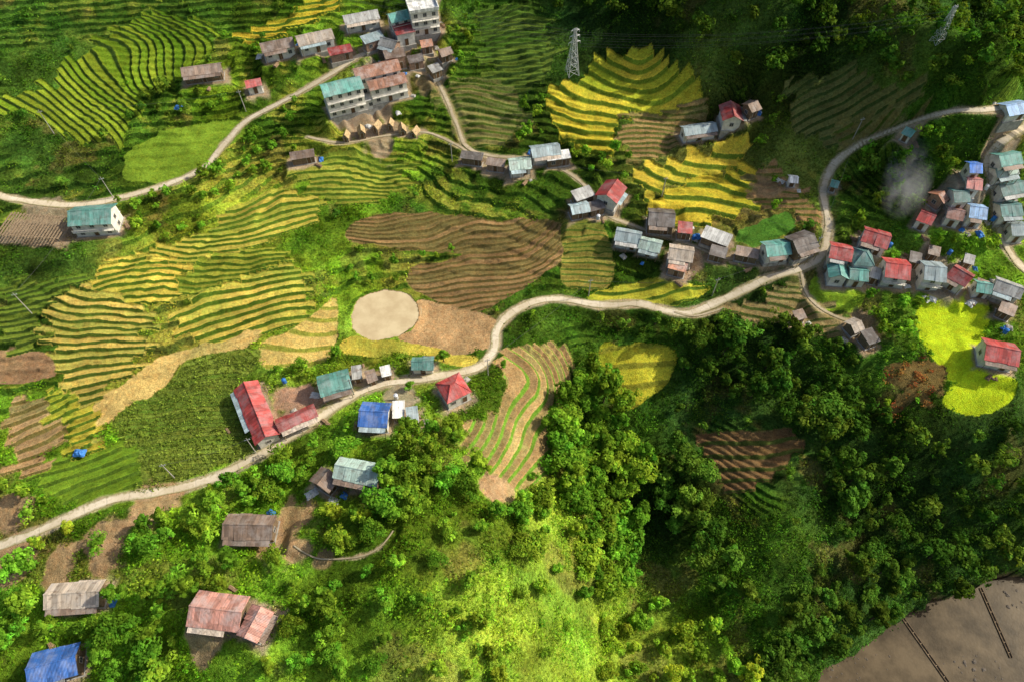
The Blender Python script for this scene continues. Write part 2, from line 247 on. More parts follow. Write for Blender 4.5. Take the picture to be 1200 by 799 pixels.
# ---------------------------------------------------------------- houses table
HS=[
(286,448,311,511,5.0,3.2,'gable','red','white',1,"long farm building beside the maize field"),
(324,498,369,477,3.0,2.8,'gable','red','white',1,"long shed across the farm yard"),
(372,450,409,439,5.2,3.2,'gable','teal','white',1,"house beside the farm yard"),
(412,437,424,435,3.4,2.6,'shed','grey','brick',1,"small shed beside the road"),
(428,440,440,436,3.0,2.6,'gable','brown','wood',1,"small shed beside the road"),
(446,436,458,433,2.6,2.4,'shed','white','wood',1,"small shed beside the road"),
(482,424,508,423,3.2,2.8,'gable','teal','white',1,"small house beside the road bend"),
(516,456,545,444,6.0,3.4,'hip','red','white',1,"house beside the stubble terraces"),
(421,482,455,482,5.6,3.4,'gable','blue','white',1,"house beside the road"),
(460,480,474,479,4.0,2.6,'shed','white','brick',1,"lean-to beside a blue roofed house"),
(476,486,490,484,3.4,2.6,'shed','greyblue','wood',1,"small shed behind a blue roofed house"),
(394,547,444,552,4.4,3.4,'gable','paleteal','wood',1,"farmhouse among trees"),
(372,568,386,550,4.6,3.0,'gable','brown','wood',1,"wooden barn among trees"),
(262,615,318,613,4.8,2.8,'gable','brown','wood',1,"wooden house on bare soil terrace"),
(226,712,282,716,5.6,3.2,'gable','fadedred','wood',1,"wooden farmhouse with rust streaked roof"),
(288,748,306,710,3.8,2.8,'gable','fadedred','wood',1,"side wing of a wooden farmhouse"),
(52,697,116,692,4.6,2.8,'gable','palebrown','wood',1,"wooden house in the trees"),
(32,785,86,768,5.6,3.0,'gable','blue','wood',1,"house among dense trees"),
(79,248,131,246,6.6,4.5,'gable','teal','white',2,"two storey house above the lane"),
(212,82,258,74,4.4,3.0,'gable','brown','wood',1,"farmhouse on the terraced hill"),
(287,97,305,92,3.4,2.8,'gable','red','white',1,"small house above the lane"),
(305,55,342,42,5.0,3.4,'gable','brown','white',1,"house on the hilltop lane"),
(347,47,388,32,5.2,3.6,'gable','palebrown','white',1,"house on the hilltop lane"),
(385,63,412,55,3.2,2.6,'shed','red','brick',1,"shed beside the hilltop lane"),
(402,22,442,10,4.6,3.2,'gable','grey','white',1,"house beside the hilltop lane"),
(425,50,448,38,3.6,3.0,'shed','greyblue','brick',1,"building beside the hilltop lane"),
(446,42,466,52,4.2,3.0,'gable','grey','brick',1,"building beside the hilltop lane"),
(455,20,478,10,4.8,4.0,'gable','teal','white',2,"building beside the hilltop lane"),
(478,12,512,2,6,7,'flat','white','white',3,"tall white townhouse on the hilltop lane"),
(462,38,484,30,4.4,4.0,'shed','red','white',1,"building on the hilltop lane"),
(376,104,422,90,6.0,7.4,'gable','teal','white',3,"three storey guesthouse wing"),
(414,84,466,68,5.4,6.0,'gable','rust','white',2,"guesthouse main wing"),
(430,98,474,84,4.8,5.2,'gable','rust','white',2,"guesthouse side wing"),
(450,66,474,60,3.6,4.0,'shed','brown','brick',1,"outbuilding by the guesthouse"),
(400,122,440,112,2.6,3.2,'shed','white','white',1,"long low veranda building by the guesthouse"),
(478,72,496,66,3.0,2.6,'shed','dark','brick',1,"small shed beside the guesthouse"),
(492,50,506,46,3.2,2.8,'gable','rust','brick',1,"small house on the hilltop lane"),
(596,190,622,186,4.6,3.2,'gable','paleteal','white',1,"small house beside the footpath"),
(622,176,656,168,4.6,3.2,'gable','greyblue','white',1,"house beside the footpath"),
(640,186,668,178,3.0,2.8,'shed','white','wood',1,"long shed by the footpath"),
(540,182,566,184,2.6,2.4,'shed','dark','wood',1,"low shed beside the footpath"),
(570,189,592,192,2.6,2.4,'shed','brown','brick',1,"low shed beside the footpath"),
(710,232,724,208,5.8,3.6,'gable','red','white',1,"house beside the village lane"),
(672,232,694,222,3.6,2.8,'shed','grey','wood',1,"shed beside the village lane"),
(668,244,690,238,3.6,2.8,'gable','greyblue','wood',1,"house beside the village lane"),
(690,244,708,238,3.0,2.6,'shed','dark','wood',1,"shed beside the village lane"),
(722,270,752,276,4.4,3.2,'gable','greyblue','white',1,"house beside the village lane"),
(750,281,776,286,4.0,3.0,'gable','paleteal','white',1,"house beside the village lane"),
(760,250,792,250,6.0,3.6,'gable','dark','wood',1,"dark timber house beside the lane"),
(794,267,812,267,3.6,2.8,'shed','red','wood',1,"small shed by the timber house"),
(784,292,814,294,4.8,3.2,'gable','palebrown','white',1,"half built house by the lane"),
(784,308,806,312,3.8,2.8,'shed','rust','brick',1,"outbuilding by the lane"),
(824,272,856,282,4.0,2.6,'shed','white','wood',1,"white roofed shed by the lane"),
(832,293,852,297,3.2,2.4,'shed','dark','wood',1,"small shed by the lane"),
(862,294,890,298,2.8,2.4,'shed','brown','wood',1,"low shed by the lane"),
(896,290,926,284,4.8,3.4,'gable','teal','white',1,"house by the lane junction"),
(928,285,955,273,5.6,3.6,'gable','dark','wood',1,"timber house by the lane junction"),
(858,146,860,106,5.2,3.6,'gable','red','white',1,"long house on the upper terraces"),
(874,130,890,112,4.0,3.0,'gable','brown','wood',1,"barn on the upper terraces"),
(800,152,840,142,3.8,3.0,'gable','greyblue','white',1,"long shed below the upper terraces"),
(974,288,1000,294,5.0,3.4,'gable','red','white',1,"house in the village"),
(1001,295,1026,297,6.0,3.8,'hip','darkteal','white',1,"house in the village"),
(1014,268,1044,280,5.4,3.6,'gable','red','white',1,"house in the village"),
(984,305,984,326,4.2,3.4,'gable','teal','white',1,"house at the village edge"),
(996,316,1018,318,4.2,3.4,'gable','teal','white',1,"house at the village edge"),
(1038,308,1068,312,6.0,4.0,'gable','red','white',2,"house in the village"),
(1083,312,1110,314,6.0,4.2,'gable','greyblue','white',2,"house in the village"),
(1118,312,1140,326,5.2,3.6,'gable','red','white',1,"house in the village"),
(1020,318,1032,322,3.4,2.6,'shed','grey','brick',1,"small shed between houses"),
(1144,332,1162,338,3.2,2.6,'shed','rust','brick',1,"small shed between houses"),
(1066,300,1080,304,3.2,2.6,'shed','dark','wood',1,"small shed between houses"),
(1088,292,1102,296,2.8,2.4,'shed','brown','wood',1,"small shed behind the village houses"),
(1130,302,1142,306,2.8,2.4,'shed','grey','wood',1,"small shed behind the village houses"),
(1080,246,1096,256,4.2,3.2,'gable','red','white',1,"house below the smoke"),
(1097,232,1108,222,3.8,3.2,'gable','rust','brick',1,"house in the upper village"),
(1116,226,1136,224,4.6,3.6,'gable','darkteal','white',1,"house in the upper village"),
(1112,243,1130,250,4.2,3.2,'gable','fadedred','white',1,"house in the upper village"),
(1134,208,1150,214,4.2,3.4,'gable','pink','white',1,"house in the upper village"),
(1138,240,1156,247,5.0,3.6,'gable','paleblue','white',1,"house in the upper village"),
(1136,192,1150,194,3.8,3.2,'gable','blue','white',1,"house in the upper village"),
(1172,180,1192,184,4.8,3.6,'gable','teal','white',1,"house in the upper village"),
(1168,196,1188,199,3.6,3.2,'gable','paleteal','white',1,"house in the upper village"),
(1174,214,1196,217,4.6,3.4,'gable','darkteal','white',1,"house in the upper village"),
(1174,238,1194,243,4.8,3.6,'gable','darkteal','white',1,"house in the upper village"),
(1186,262,1204,266,4.4,3.4,'gable','greyblue','white',1,"house in the upper village"),
(1180,122,1200,126,4.2,2.6,'gable','paleblue','white',1,"house beside the upper lane"),
(1060,152,1074,153,3.0,2.4,'gable','teal','white',1,"small house below the upper lane"),
(924,208,936,208,2.4,2.2,'gable','white','white',1,"tiny white hut on the slope"),
(974,213,984,214,2.4,2.2,'gable','teal','wood',1,"tiny hut beside the lane"),
(1155,404,1196,412,5.8,3.4,'gable','red','white',1,"large house on the spur"),
(1144,332,1164,334,3.8,2.8,'gable','teal','white',1,"house above the lime field"),
(1168,328,1200,340,4.6,3.0,'gable','grey','white',1,"house above the lime field"),
(1172,358,1190,366,3.2,2.4,'shed','brown','wood',1,"shed above the lime field"),
(996,383,1010,375,3.4,2.4,'gable','palebrown','wood',1,"small hut on the garden terraces"),
(1012,398,1028,390,3.8,2.6,'shed','dark','wood',1,"small hut on the garden terraces"),
(930,372,944,366,2.6,2.2,'shed','brown','wood',1,"small hut on the garden terraces"),
(514,62,528,54,3.4,2.6,'gable','brown','wood',1,"hut beside the footpath"),
(504,84,516,76,3.2,2.4,'shed','grey','wood',1,"hut beside the footpath"),
(340,185,368,178,2.8,2.4,'shed','brown','wood',1,"low shed among bushes"),
]
HUT=[(405,157),(423,152),(441,146),(457,143),(471,150),(486,153)]
PADS=[]
for (x1,y1,x2,y2,W,h,kind,rc,wc,fl,ctx) in HS:
    rise={'gable':W*.24,'hip':W*.26,'shed':.3,'flat':.3}[kind]
    s=pixel_to_ground([x1,x2],[y1,y2],h+rise)
    v=s[1,:2]-s[0,:2]; Ln=np.hypot(*v); c=s[:,:2].mean(0)
    if Ln<W*0.6: Ln=W*0.6
    zb=float(H0(c[0],c[1]))+.1
    PADS.append((c[0],c[1],math.atan2(v[1],v[0]),Ln,W,zb,rise))
HUTP=[]
for i,(a,b) in enumerate(HUT):
    s=pixel_to_ground([a],[b],1.6)[0]; zb=float(H0(s[0],s[1])); HUTP.append((s[0],s[1],1.5+.35*math.sin(i*2.1),2.6,1.9,zb,2.0))
s=pixel_to_ground([4,76],[262,268],2.5); v=s[1,:2]-s[0,:2]; RACK=(*s[:,:2].mean(0),math.atan2(v[1],v[0]),np.hypot(*v),7.0,float(H0(*s[:,:2].mean(0))),0)
HD=np.full((NX,NY),99.)
for p in PADS+HUTP+[RACK]:
    cx,cy,an,Ln,W,zb,_=p
    rad=math.hypot(Ln,W)/2+6
    sx=idx(xs,cx-rad,cx+rad); sy=idx(ys,cy-rad,cy+rad); X=GX[sx,sy]-cx;Y=GY[sx,sy]-cy
    lx=X*math.cos(an)+Y*math.sin(an); ly=-X*math.sin(an)+Y*math.cos(an)
    d=np.maximum(np.abs(lx)-Ln/2,np.abs(ly)-W/2)
    w=sm(1.0,3.6,d); GH[sx,sy]=zb*(1-w)+GH[sx,sy]*w
    HD[sx,sy]=np.minimum(HD[sx,sy],d)
dn=HD+3.2*(fbm(GX,GY,4,61)-.5)
dirt=(1-sm(.2,1.5,dn))[...,None]
dc=np.array((.33,.26,.17))*(.55+.9*fbm(GX,GY,3,62))[...,None]
CA=CA*(1-dirt)+dc*dirt; CB=CB*(1-dirt)+dc*dirt; TW*=(1-dirt[...,0]); GR=GR*(1-dirt[...,0])+.25*dirt[...,0]
REG[(HD<.3)]=0
# ---------------------------------------------------------------- roads
RD=np.full((NX,NY),99.); RZ=np.zeros((NX,NY))
ROADS=[
("road",2.05,[(-60,660),(0,640),(60,615),(130,585),(200,574),(250,560),(300,535),(350,505),(395,475),(440,452),(500,443),(555,432),(578,412),(584,385),(608,361),(650,350),(700,358),(750,356),(800,367),(850,350),(900,325),(940,314),(964,298),(971,265),(965,230),(975,197),(1010,170),(1060,146),(1120,126),(1180,124),(1260,118)],"pale winding concrete road through the terraces"),
("road",2.05,[(-60,222),(0,230),(45,238),(95,240),(145,231),(200,215),(240,196),(264,168),(290,141),(330,120),(380,92),(420,66),(452,56),(480,44),(500,22),(512,0),(520,-40)],"pale lane along the upper slope past the guesthouse"),
("path",1.1,[(505,80),(520,110),(535,145),(546,172),(575,183),(625,186),(655,196),(690,222),(708,250),(745,266),(800,284),(850,303),(900,306),(938,312)],"grey village lane linking the houses"),
("path",.9,[(360,160),(400,168),(450,160),(500,155),(535,172),(548,180)],"narrow path past the thatched huts"),
("path",2.1,[(1260,120),(1200,152),(1170,170),(1158,192),(1162,225),(1165,250),(1172,275),(1185,300),(1215,330)],"lane through the upper village"),
("path",.8,[(938,318),(945,345),(965,365),(1000,378)],"footpath through the garden terraces"),
("path",.32,[(345,640),(362,650),(380,655),(420,652),(445,640),(462,620)],"faint earth footpath over the grassy knoll"),
("path",.6,[(790,366),(815,372),(850,362)],"short footpath beside the road"),
]
RS=[]
for ri,(nm,w,P,lab) in enumerate(ROADS):
    q=pixel_to_ground([p[0] for p in P],[p[1] for p in P]); c=catmull(q[:,:2],False,14)
    seg=np.r_[0,np.cumsum(np.hypot(*np.diff(c,axis=0).T))]; tt=np.arange(0,seg[-1],.7)
    c=np.c_[np.interp(tt,seg,c[:,0]),np.interp(tt,seg,c[:,1])]
    z=H0(c[:,0],c[:,1]); k=9; zp=np.pad(z,k,mode='edge'); z=np.convolve(zp,np.ones(2*k+1)/(2*k+1),'valid')
    z0=z.copy()
    for j,(x,y) in enumerate(c):
        i=np.searchsorted(xs,x);l=np.searchsorted(ys,y)
        if 0<i<NX and 0<l<NY and ri>0 and RD[i,l]<5: z[j]=RZ[i,l]*(1-RD[i,l]/5)+z0[j]*(RD[i,l]/5)
    RS.append((nm,w,c,z+ri*.012,lab))
    td=np.full((NX,NY),99.)
    for (x,y),zz_ in zip(c,z):
        rad=w/2+4
        sx=idx(xs,x-rad,x+rad); sy=idx(ys,y-rad,y+rad)
        d=np.hypot(GX[sx,sy]-x,GY[sx,sy]-y); b=d<RD[sx,sy]
        RZ[sx,sy][b]=zz_; RD[sx,sy][b]=d[b]
        td[sx,sy]=np.minimum(td[sx,sy],d)
    wgt=sm(w/2+.5,w/2+2.2,td); nearm=td<90
    GH=np.where(nearm,(RZ-.05)*(1-wgt)+GH*wgt,GH)
    vz=(1-sm(w/2-.1,w/2+(.7 if w>.5 else .3),td+1.3*(fbm(GX,GY,3.5,63)-.5)))[...,None]
    vc=np.array((.36,.30,.19))
    CA=CA*(1-vz)+vc*vz; CB=CB*(1-vz)+vc*vz; GR=GR*(1-vz[...,0])+.3*vz[...,0]
    TW*=(1-(td<w/2+.6))
OCC[(RD<2.2)]=1; OCC[HD<1.0]=1
for px,py,r,c in [(335,620,6,(.36,.23,.12)),(180,592,6,(.36,.24,.13)),(20,650,6,(.36,.23,.12)),(345,465,4,(.3,.2,.13)),(575,572,3,(.36,.22,.13)),(845,280,3,(.3,.25,.2)),(1010,385,5,(.3,.22,.13)),(800,310,5,(.3,.22,.15)),(440,90,5,(.33,.28,.22)),(440,160,7,(.33,.25,.17)),(60,250,6,(.27,.22,.15)),(15,600,5,(.33,.22,.12)),(130,625,5,(.33,.22,.12)),(70,665,4,(.33,.22,.12)),(240,745,4,(.28,.2,.12)),(380,655,2,(.28,.2,.1)),(470,460,5,(.3,.25,.17)),(1100,330,7,(.3,.25,.18)),(1120,235,6,(.3,.25,.18)),(1060,325,5,(.3,.25,.18)),(510,30,4,(.25,.18,.13)),(340,475,6,(.36,.22,.15)),(120,655,3,(.33,.22,.12)),(350,640,3,(.35,.24,.13)),(590,575,2.5,(.38,.26,.14)),(500,100,4,(.22,.17,.09)),(900,215,5,(.28,.19,.1))]:
    s=pixel_to_ground([px],[py])[0]; sx=idx(xs,s[0]-r*1.6,s[0]+r*1.6); sy=idx(ys,s[1]-r*1.6,s[1]+r*1.6)
    X=GX[sx,sy];Y=GY[sx,sy]; d=np.hypot(X-s[0],Y-s[1])/r+1.8*(fbm(X,Y,5,64)-.5)
    w=(1-sm(.7,1.0,d))[...,None]*.9
    cc=np.array(c)*(.7+.6*fbm(X,Y,3,65))[...,None]
    CA[sx,sy]=CA[sx,sy]*(1-w)+cc*w; GR[sx,sy]=GR[sx,sy]*(1-w[...,0])+.3*w[...,0]; TW[sx,sy]*=(1-w[...,0]); OCC[sx,sy]=np.maximum(OCC[sx,sy],w[...,0]>.5)
def gi(x,y):
    return np.clip(np.searchsorted(xs,x),1,NX-1),np.clip(np.searchsorted(ys,y),1,NY-1)
def hz(x,y):
    i,j=gi(x,y); fx=(x-xs[i-1])/(xs[i]-xs[i-1]); fy=(y-ys[j-1])/(ys[j]-ys[j-1])
    return (GH[i-1,j-1]*(1-fx)+GH[i,j-1]*fx)*(1-fy)+(GH[i-1,j]*(1-fx)+GH[i,j]*fx)*fy
# ---------------------------------------------------------------- materials
def newmat(nm):
    m=bpy.data.materials.new(nm); m.use_nodes=True; nt=m.node_tree; nt.nodes.clear(); return m,nt
class NT:
    def __init__(s,nt): s.nt=nt
    def n(s,t,**kw):
        nd=s.nt.nodes.new(t)
        for k,v in kw.items(): setattr(nd,k,v)
        return nd
    def l(s,a,b): s.nt.links.new(a,b)
    def math(s,op,a,b=None,c=None):
        nd=s.n('ShaderNodeMath',operation=op)
        for i,v in enumerate((a,b,c)):
            if v is None: continue
            if hasattr(v,'links'): s.l(v,nd.inputs[i])
            else: nd.inputs[i].default_value=v
        return nd.outputs[0]
    def mix(s,f,a,b,bt='MIX'):
        nd=s.n('ShaderNodeMix',data_type='RGBA',blend_type=bt)
        for i,v in ((0,f),(6,a),(7,b)):
            if hasattr(v,'links'): s.l(v,nd.inputs[i])
            elif i==0: nd.inputs[i].default_value=v
            else: nd.inputs[i].default_value=(*v,1)
        return nd.outputs[2]
    def noise(s,vec,sc,det=3,rough=.6):
        nd=s.n('ShaderNodeTexNoise'); nd.inputs['Scale'].default_value=sc; nd.inputs['Detail'].default_value=det; nd.inputs['Roughness'].default_value=rough
        s.l(vec,nd.inputs['Vector']); return nd.outputs[0]
    def rng(s,v,a,b,c,d):
        nd=s.n('ShaderNodeMapRange'); s.l(v,nd.inputs[0])
        for i,x in enumerate((a,b,c,d)): 
            if hasattr(x,'links'): s.l(x,nd.inputs[i+1])
            else: nd.inputs[i+1].default_value=x
        return nd.outputs[0]
    def grey(s,v):
        nd=s.n('ShaderNodeCombineColor'); [s.l(v,nd.inputs[i]) for i in range(3)]; return nd.outputs[0]
    def out(s,sh):
        o=s.n('ShaderNodeOutputMaterial'); s.l(sh,o.inputs[0])
    def bsdf(s,col,rough=.8,spec=.2,bump=None,bd=.1,metal=0):
        p=s.n('ShaderNodeBsdfPrincipled')
        if hasattr(col,'links'): s.l(col,p.inputs['Base Color'])
        else: p.inputs['Base Color'].default_value=(*col,1)
        if hasattr(rough,'links'): s.l(rough,p.inputs['Roughness'])
        else: p.inputs['Roughness'].default_value=rough
        p.inputs['Specular IOR Level'].default_value=spec; p.inputs['Metallic'].default_value=metal
        if bump is not None:
            b=s.n('ShaderNodeBump'); b.inputs['Distance'].default_value=bd; b.inputs['Strength'].default_value=1; s.l(bump,b.inputs['Height']); s.l(b.outputs[0],p.inputs['Normal'])
        return p.outputs[0]
def ground_mat():
    m,nt=newmat('terrain'); g=NT(nt)
    pos=g.n('ShaderNodeNewGeometry').outputs['Position']
    def at(n): return g.n('ShaderNodeAttribute',attribute_name=n)
    ca=at('ca').outputs['Color']; cb=at('cb').outputs['Color']; u=at('u').outputs['Fac']; tw=at('tw').outputs['Fac']; gr=at('gr').outputs['Fac']
    n2=g.noise(pos,1.5,4,.7); n3=g.noise(pos,6,1,.7); n1=g.noise(pos,.3,3)
    f=g.math('FRACT',u); fl=g.math('FLOOR',u)
    ff=g.math('ADD',f,g.math('MULTIPLY_ADD',n2,.14,-.07))
    ff=g.math('ADD',ff,g.math('MULTIPLY_ADD',n1,.16,-.08))
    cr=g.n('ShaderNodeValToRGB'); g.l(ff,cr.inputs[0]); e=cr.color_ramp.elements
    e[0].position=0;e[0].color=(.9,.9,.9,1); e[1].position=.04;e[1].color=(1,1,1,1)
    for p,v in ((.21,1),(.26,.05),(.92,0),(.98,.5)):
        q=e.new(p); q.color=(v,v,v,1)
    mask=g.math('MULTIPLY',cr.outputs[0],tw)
    wn=g.n('ShaderNodeTexWhiteNoise',noise_dimensions='1D'); g.l(fl,wn.inputs['W'])
    tv=g.math('MULTIPLY_ADD',wn.outputs['Value'],.6,.68)
    tv=g.math('ADD',g.math('MULTIPLY',g.math('SUBTRACT',tv,1.0),tw),1.0)
    wn2=g.n('ShaderNodeTexWhiteNoise',noise_dimensions='1D'); g.l(g.math('ADD',fl,37.3),wn2.inputs['W'])
    gm=g.math('MULTIPLY',g.rng(g.math('ADD',wn2.outputs['Value'],g.math('MULTIPLY',n1,.8)),1.0,1.3,0,.6),tw)
    tread=g.mix(1,ca,g.grey(tv),'MULTIPLY')
    tread=g.mix(gm,tread,g.mix(1,ca,(.45,.75,.5),'MULTIPLY'))
    # brighter rim along the outer lip of each ledge
    lip=g.math('MULTIPLY',g.math('MULTIPLY',g.math('GREATER_THAN',ff,.25),g.math('LESS_THAN',ff,.36)),g.math('MULTIPLY',tw,.25))
    tread=g.mix(lip,tread,g.mix(1,ca,(1.5,1.35,1.2),'MULTIPLY'))
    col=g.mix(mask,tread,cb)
    a=g.rng(n1,.3,.7,.82,1.2); b=g.math('MULTIPLY_ADD',g.math('MULTIPLY',g.math('SUBTRACT',n2,.5),gr),3.4,1.0)
    c=g.math('MULTIPLY_ADD',g.math('SUBTRACT',n3,.5),1.3,1.0)
    k=g.math('MAXIMUM',g.math('MULTIPLY',g.math('MULTIPLY',a,b),c),.2)
    col=g.mix(1,col,g.grey(k),'MULTIPLY')
    hsh=g.mix(g.rng(g.noise(pos,.9,2),.45,.65,0,.3),col,g.mix(1,col,(1.35,.95,.7),'MULTIPLY'))
    bh=g.math('ADD',g.math('MULTIPLY',n2,gr),g.math('MULTIPLY',n3,.35))
    g.out(g.bsdf(hsh,.95,.03,bh,.45)); return m
MG=ground_mat()
def leaf_mat():
    m,nt=newmat('foliage'); g=NT(nt)
    pos=g.n('ShaderNodeNewGeometry').outputs['Position']
    ca=g.n('ShaderNodeAttribute',attribute_name='ca').outputs['Color']
    oi=g.n('ShaderNodeObjectInfo')
    col=g.mix(1,ca,oi.outputs['Color'],'MULTIPLY')
    k=g.rng(g.noise(pos,.8,1),.3,.7,.65,1.4)
    col=g.mix(1,col,g.grey(k),'MULTIPLY')
    d=g.n('ShaderNodeBsdfDiffuse'); g.l(col,d.inputs[0])
    t=g.n('ShaderNodeBsdfTranslucent'); g.l(g.mix(1,col,(1.4,1.3,.4),'MULTIPLY'),t.inputs[0])
    mx=g.n('ShaderNodeMixShader'); mx.inputs[0].default_value=.35; g.l(d.outputs[0],mx.inputs[1]); g.l(t.outputs[0],mx.inputs[2])
    g.out(mx.outputs[0]); return m
ML=leaf_mat()
def simple(nm,c,rough=.85,sc=1.5,var=.5,spec=.2,bd=.03):
    m,nt=newmat(nm); g=NT(nt); o=g.n('ShaderNodeTexCoord').outputs['Object']
    n=g.noise(o,sc,5,.65); k=g.rng(n,.3,.7,1-var,1+var*.6)
    g.out(g.bsdf(g.mix(1,c,g.grey(k),'MULTIPLY'),rough,spec,n,bd)); return m
def roof_mat(nm,c,rust=.35,fadeamt=.5):
    m,nt=newmat('roof_'+nm); g=NT(nt); o=g.n('ShaderNodeTexCoord').outputs['Object']
    sp=g.n('ShaderNodeSeparateXYZ'); g.l(o,sp.inputs[0]); x=sp.outputs[0]
    oi=g.n('ShaderNodeObjectInfo'); ran=oi.outputs['Random']
    wn=g.n('ShaderNodeTexWhiteNoise',noise_dimensions='3D'); cx=g.n('ShaderNodeCombineXYZ')
    g.l(g.math('FLOOR',g.math('MULTIPLY',x,1.1)),cx.inputs[0]); g.l(g.math('FLOOR',g.math('MULTIPLY',sp.outputs[1],.45)),cx.inputs[1]); g.l(ran,cx.inputs[2]); g.l(cx.outputs[0],wn.inputs['Vector'])
    pv=g.rng(wn.outputs['Value'],0,1,.65,1.25)
    ov=g.rng(ran,0,1,.7,1.35)
    seam=g.math('GREATER_THAN',g.math('FRACT',g.math('MULTIPLY',x,1.1)),.1); seam=g.math('MULTIPLY_ADD',seam,.3,.7)
    off=g.n('ShaderNodeVectorMath',operation='ADD'); g.l(o,off.inputs[0]); oc=g.n('ShaderNodeCombineXYZ'); [g.l(g.math('MULTIPLY',ran,50.),oc.inputs[i]) for i in range(3)]; g.l(oc.outputs[0],off.inputs[1]); o2=off.outputs[0]
    mp=g.n('ShaderNodeMapping'); mp.inputs['Scale'].default_value=(3,.5,.5); g.l(o2,mp.inputs[0])
    st=g.noise(mp.outputs[0],1.0,4,.6); blot=g.noise(o2,.45,4,.65)
    k=g.math('MULTIPLY',g.math('MULTIPLY',pv,ov),g.math('MULTIPLY',seam,g.rng(st,.3,.7,.7,1.25)))
    col=g.mix(1,c,g.grey(k),'MULTIPLY')
    fade=tuple(min(.8,v*.45+.3) for v in c)
    col=g.mix(g.rng(blot,.45,.66,0,fadeamt),col,fade)
    col=g.mix(g.rng(g.noise(o2,1.1,5,.7),.54,.68,0,rust),col,(.13,.07,.04))
    sn=g.math('SINE',g.math('MULTIPLY',x,28))
    g.out(g.bsdf(col,.5,.4,sn,.025)); return m
RC={'red':(.38,.05,.045),'fadedred':(.46,.22,.17),'pink':(.5,.18,.16),'teal':(.10,.29,.25),'darkteal':(.08,.19,.18),'paleteal':(.36,.48,.42),'greyblue':(.31,.40,.42),
'blue':(.05,.18,.58),'paleblue':(.28,.45,.7),'brown':(.24,.165,.12),'palebrown':(.44,.36,.28),'grey':(.36,.36,.34),'white':(.66,.66,.63),'rust':(.38,.17,.10),'dark':(.11,.09,.08)}
RM={k:roof_mat(k,v,.65 if k in('fadedred','palebrown','rust','paleteal','brown','grey') else .4,.75 if k in('fadedred','rust') else .45) for k,v in RC.items()}
WM={'white':simple('plaster_wall',(.68,.65,.58),.9,.8,.3),'wood':simple('timber_wall',(.20,.14,.085),.9,2,.5),'brick':simple('brick_wall',(.32,.21,.15),.9,2,.4)}
M_glass=simple('window_glass',(.06,.07,.08),.15,2,.2,.6,0); M_frame=simple('window_frame',(.4,.38,.34),.6)
M_door=simple('door_wood',(.14,.08,.04),.6,3); M_conc=simple('concrete',(.38,.36,.32),.9,1,.4); M_wood=simple('weathered_wood',(.26,.19,.12),.9,3)
M_dark=simple('weathered_masonry',(.17,.125,.08),.9,1,.6,.05); M_steel=simple('galvanised_steel',(.5,.52,.52),.4,2,.2,.5); M_bark=simple('bark',(.09,.065,.045),.95,3); M_thatch=simple('thatch',(.5,.36,.2),1,3,.6,.05,.1)
M_wire=simple('cable',(.10,.10,.10),.6); M_tank=simple('tank_plastic',(.03,.16,.5),.4); M_tankst=simple('tank_steel',(.6,.62,.65),.3,1,.1,.6)
M_tarp=simple('blue_tarpaulin',(.05,.2,.55),.5,2,.4); M_wtarp=simple('white_sheeting',(.6,.6,.57),.6,2,.4); M_pile=simple('timber_pile',(.3,.2,.12),.9,4,.6)
def road_mat(nm,c1,c2,c3):
    m,nt=newmat(nm); g=NT(nt); pos=g.n('ShaderNodeNewGeometry').outputs['Position']
    a=g.noise(pos,.12,4); b=g.noise(pos,1.4,4,.7); c=g.noise(pos,7,2)
    col=g.mix(g.rng(a,.4,.6,0,1),c1,c2)
    col=g.mix(g.rng(b,.5,.68,0,.6),col,c3)
    u=g.n('ShaderNodeAttribute',attribute_name='u').outputs['Fac']
    edge=g.rng(g.math('ABSOLUTE',g.math('ADD',u,g.math('MULTIPLY_ADD',b,1.2,-.6))),.55,1.0,0,.9)
    col=g.mix(edge,col,(.22,.20,.07))
    jo=g.math('LESS_THAN',g.math('FRACT',g.math('MULTIPLY',g.n('ShaderNodeAttribute',attribute_name='v').outputs['Fac'],.22)),.04)
    col=g.mix(g.math('MULTIPLY',jo,.3),col,(.15,.12,.09))
    g.out(g.bsdf(col,.9,.1,c,.03)); return m
M_road=road_mat('road_surface',(.64,.56,.43),(.52,.44,.31),(.38,.30,.18)); M_path=road_mat('path_surface',(.42,.35,.25),(.34,.28,.19),(.22,.17,.09))
def water_mat(nm,c,c2,rough,sc,spec,bd):
    m,nt=newmat(nm); g=NT(nt); pos=g.n('ShaderNodeNewGeometry').outputs['Position']
    col=g.mix(g.rng(g.noise(pos,sc,5,.65),.38,.62,0,1),c,c2)
    g.out(g.bsdf(col,rough,spec,g.noise(pos,1.6,3),bd)); return m
M_pond=water_mat('pond_water',(.56,.46,.28),(.46,.36,.21),.3,.25,.2,.01)
M_river=water_mat('river_water',(.050,.036,.019),(.12,.088,.050),.35,.12,.08,.02)
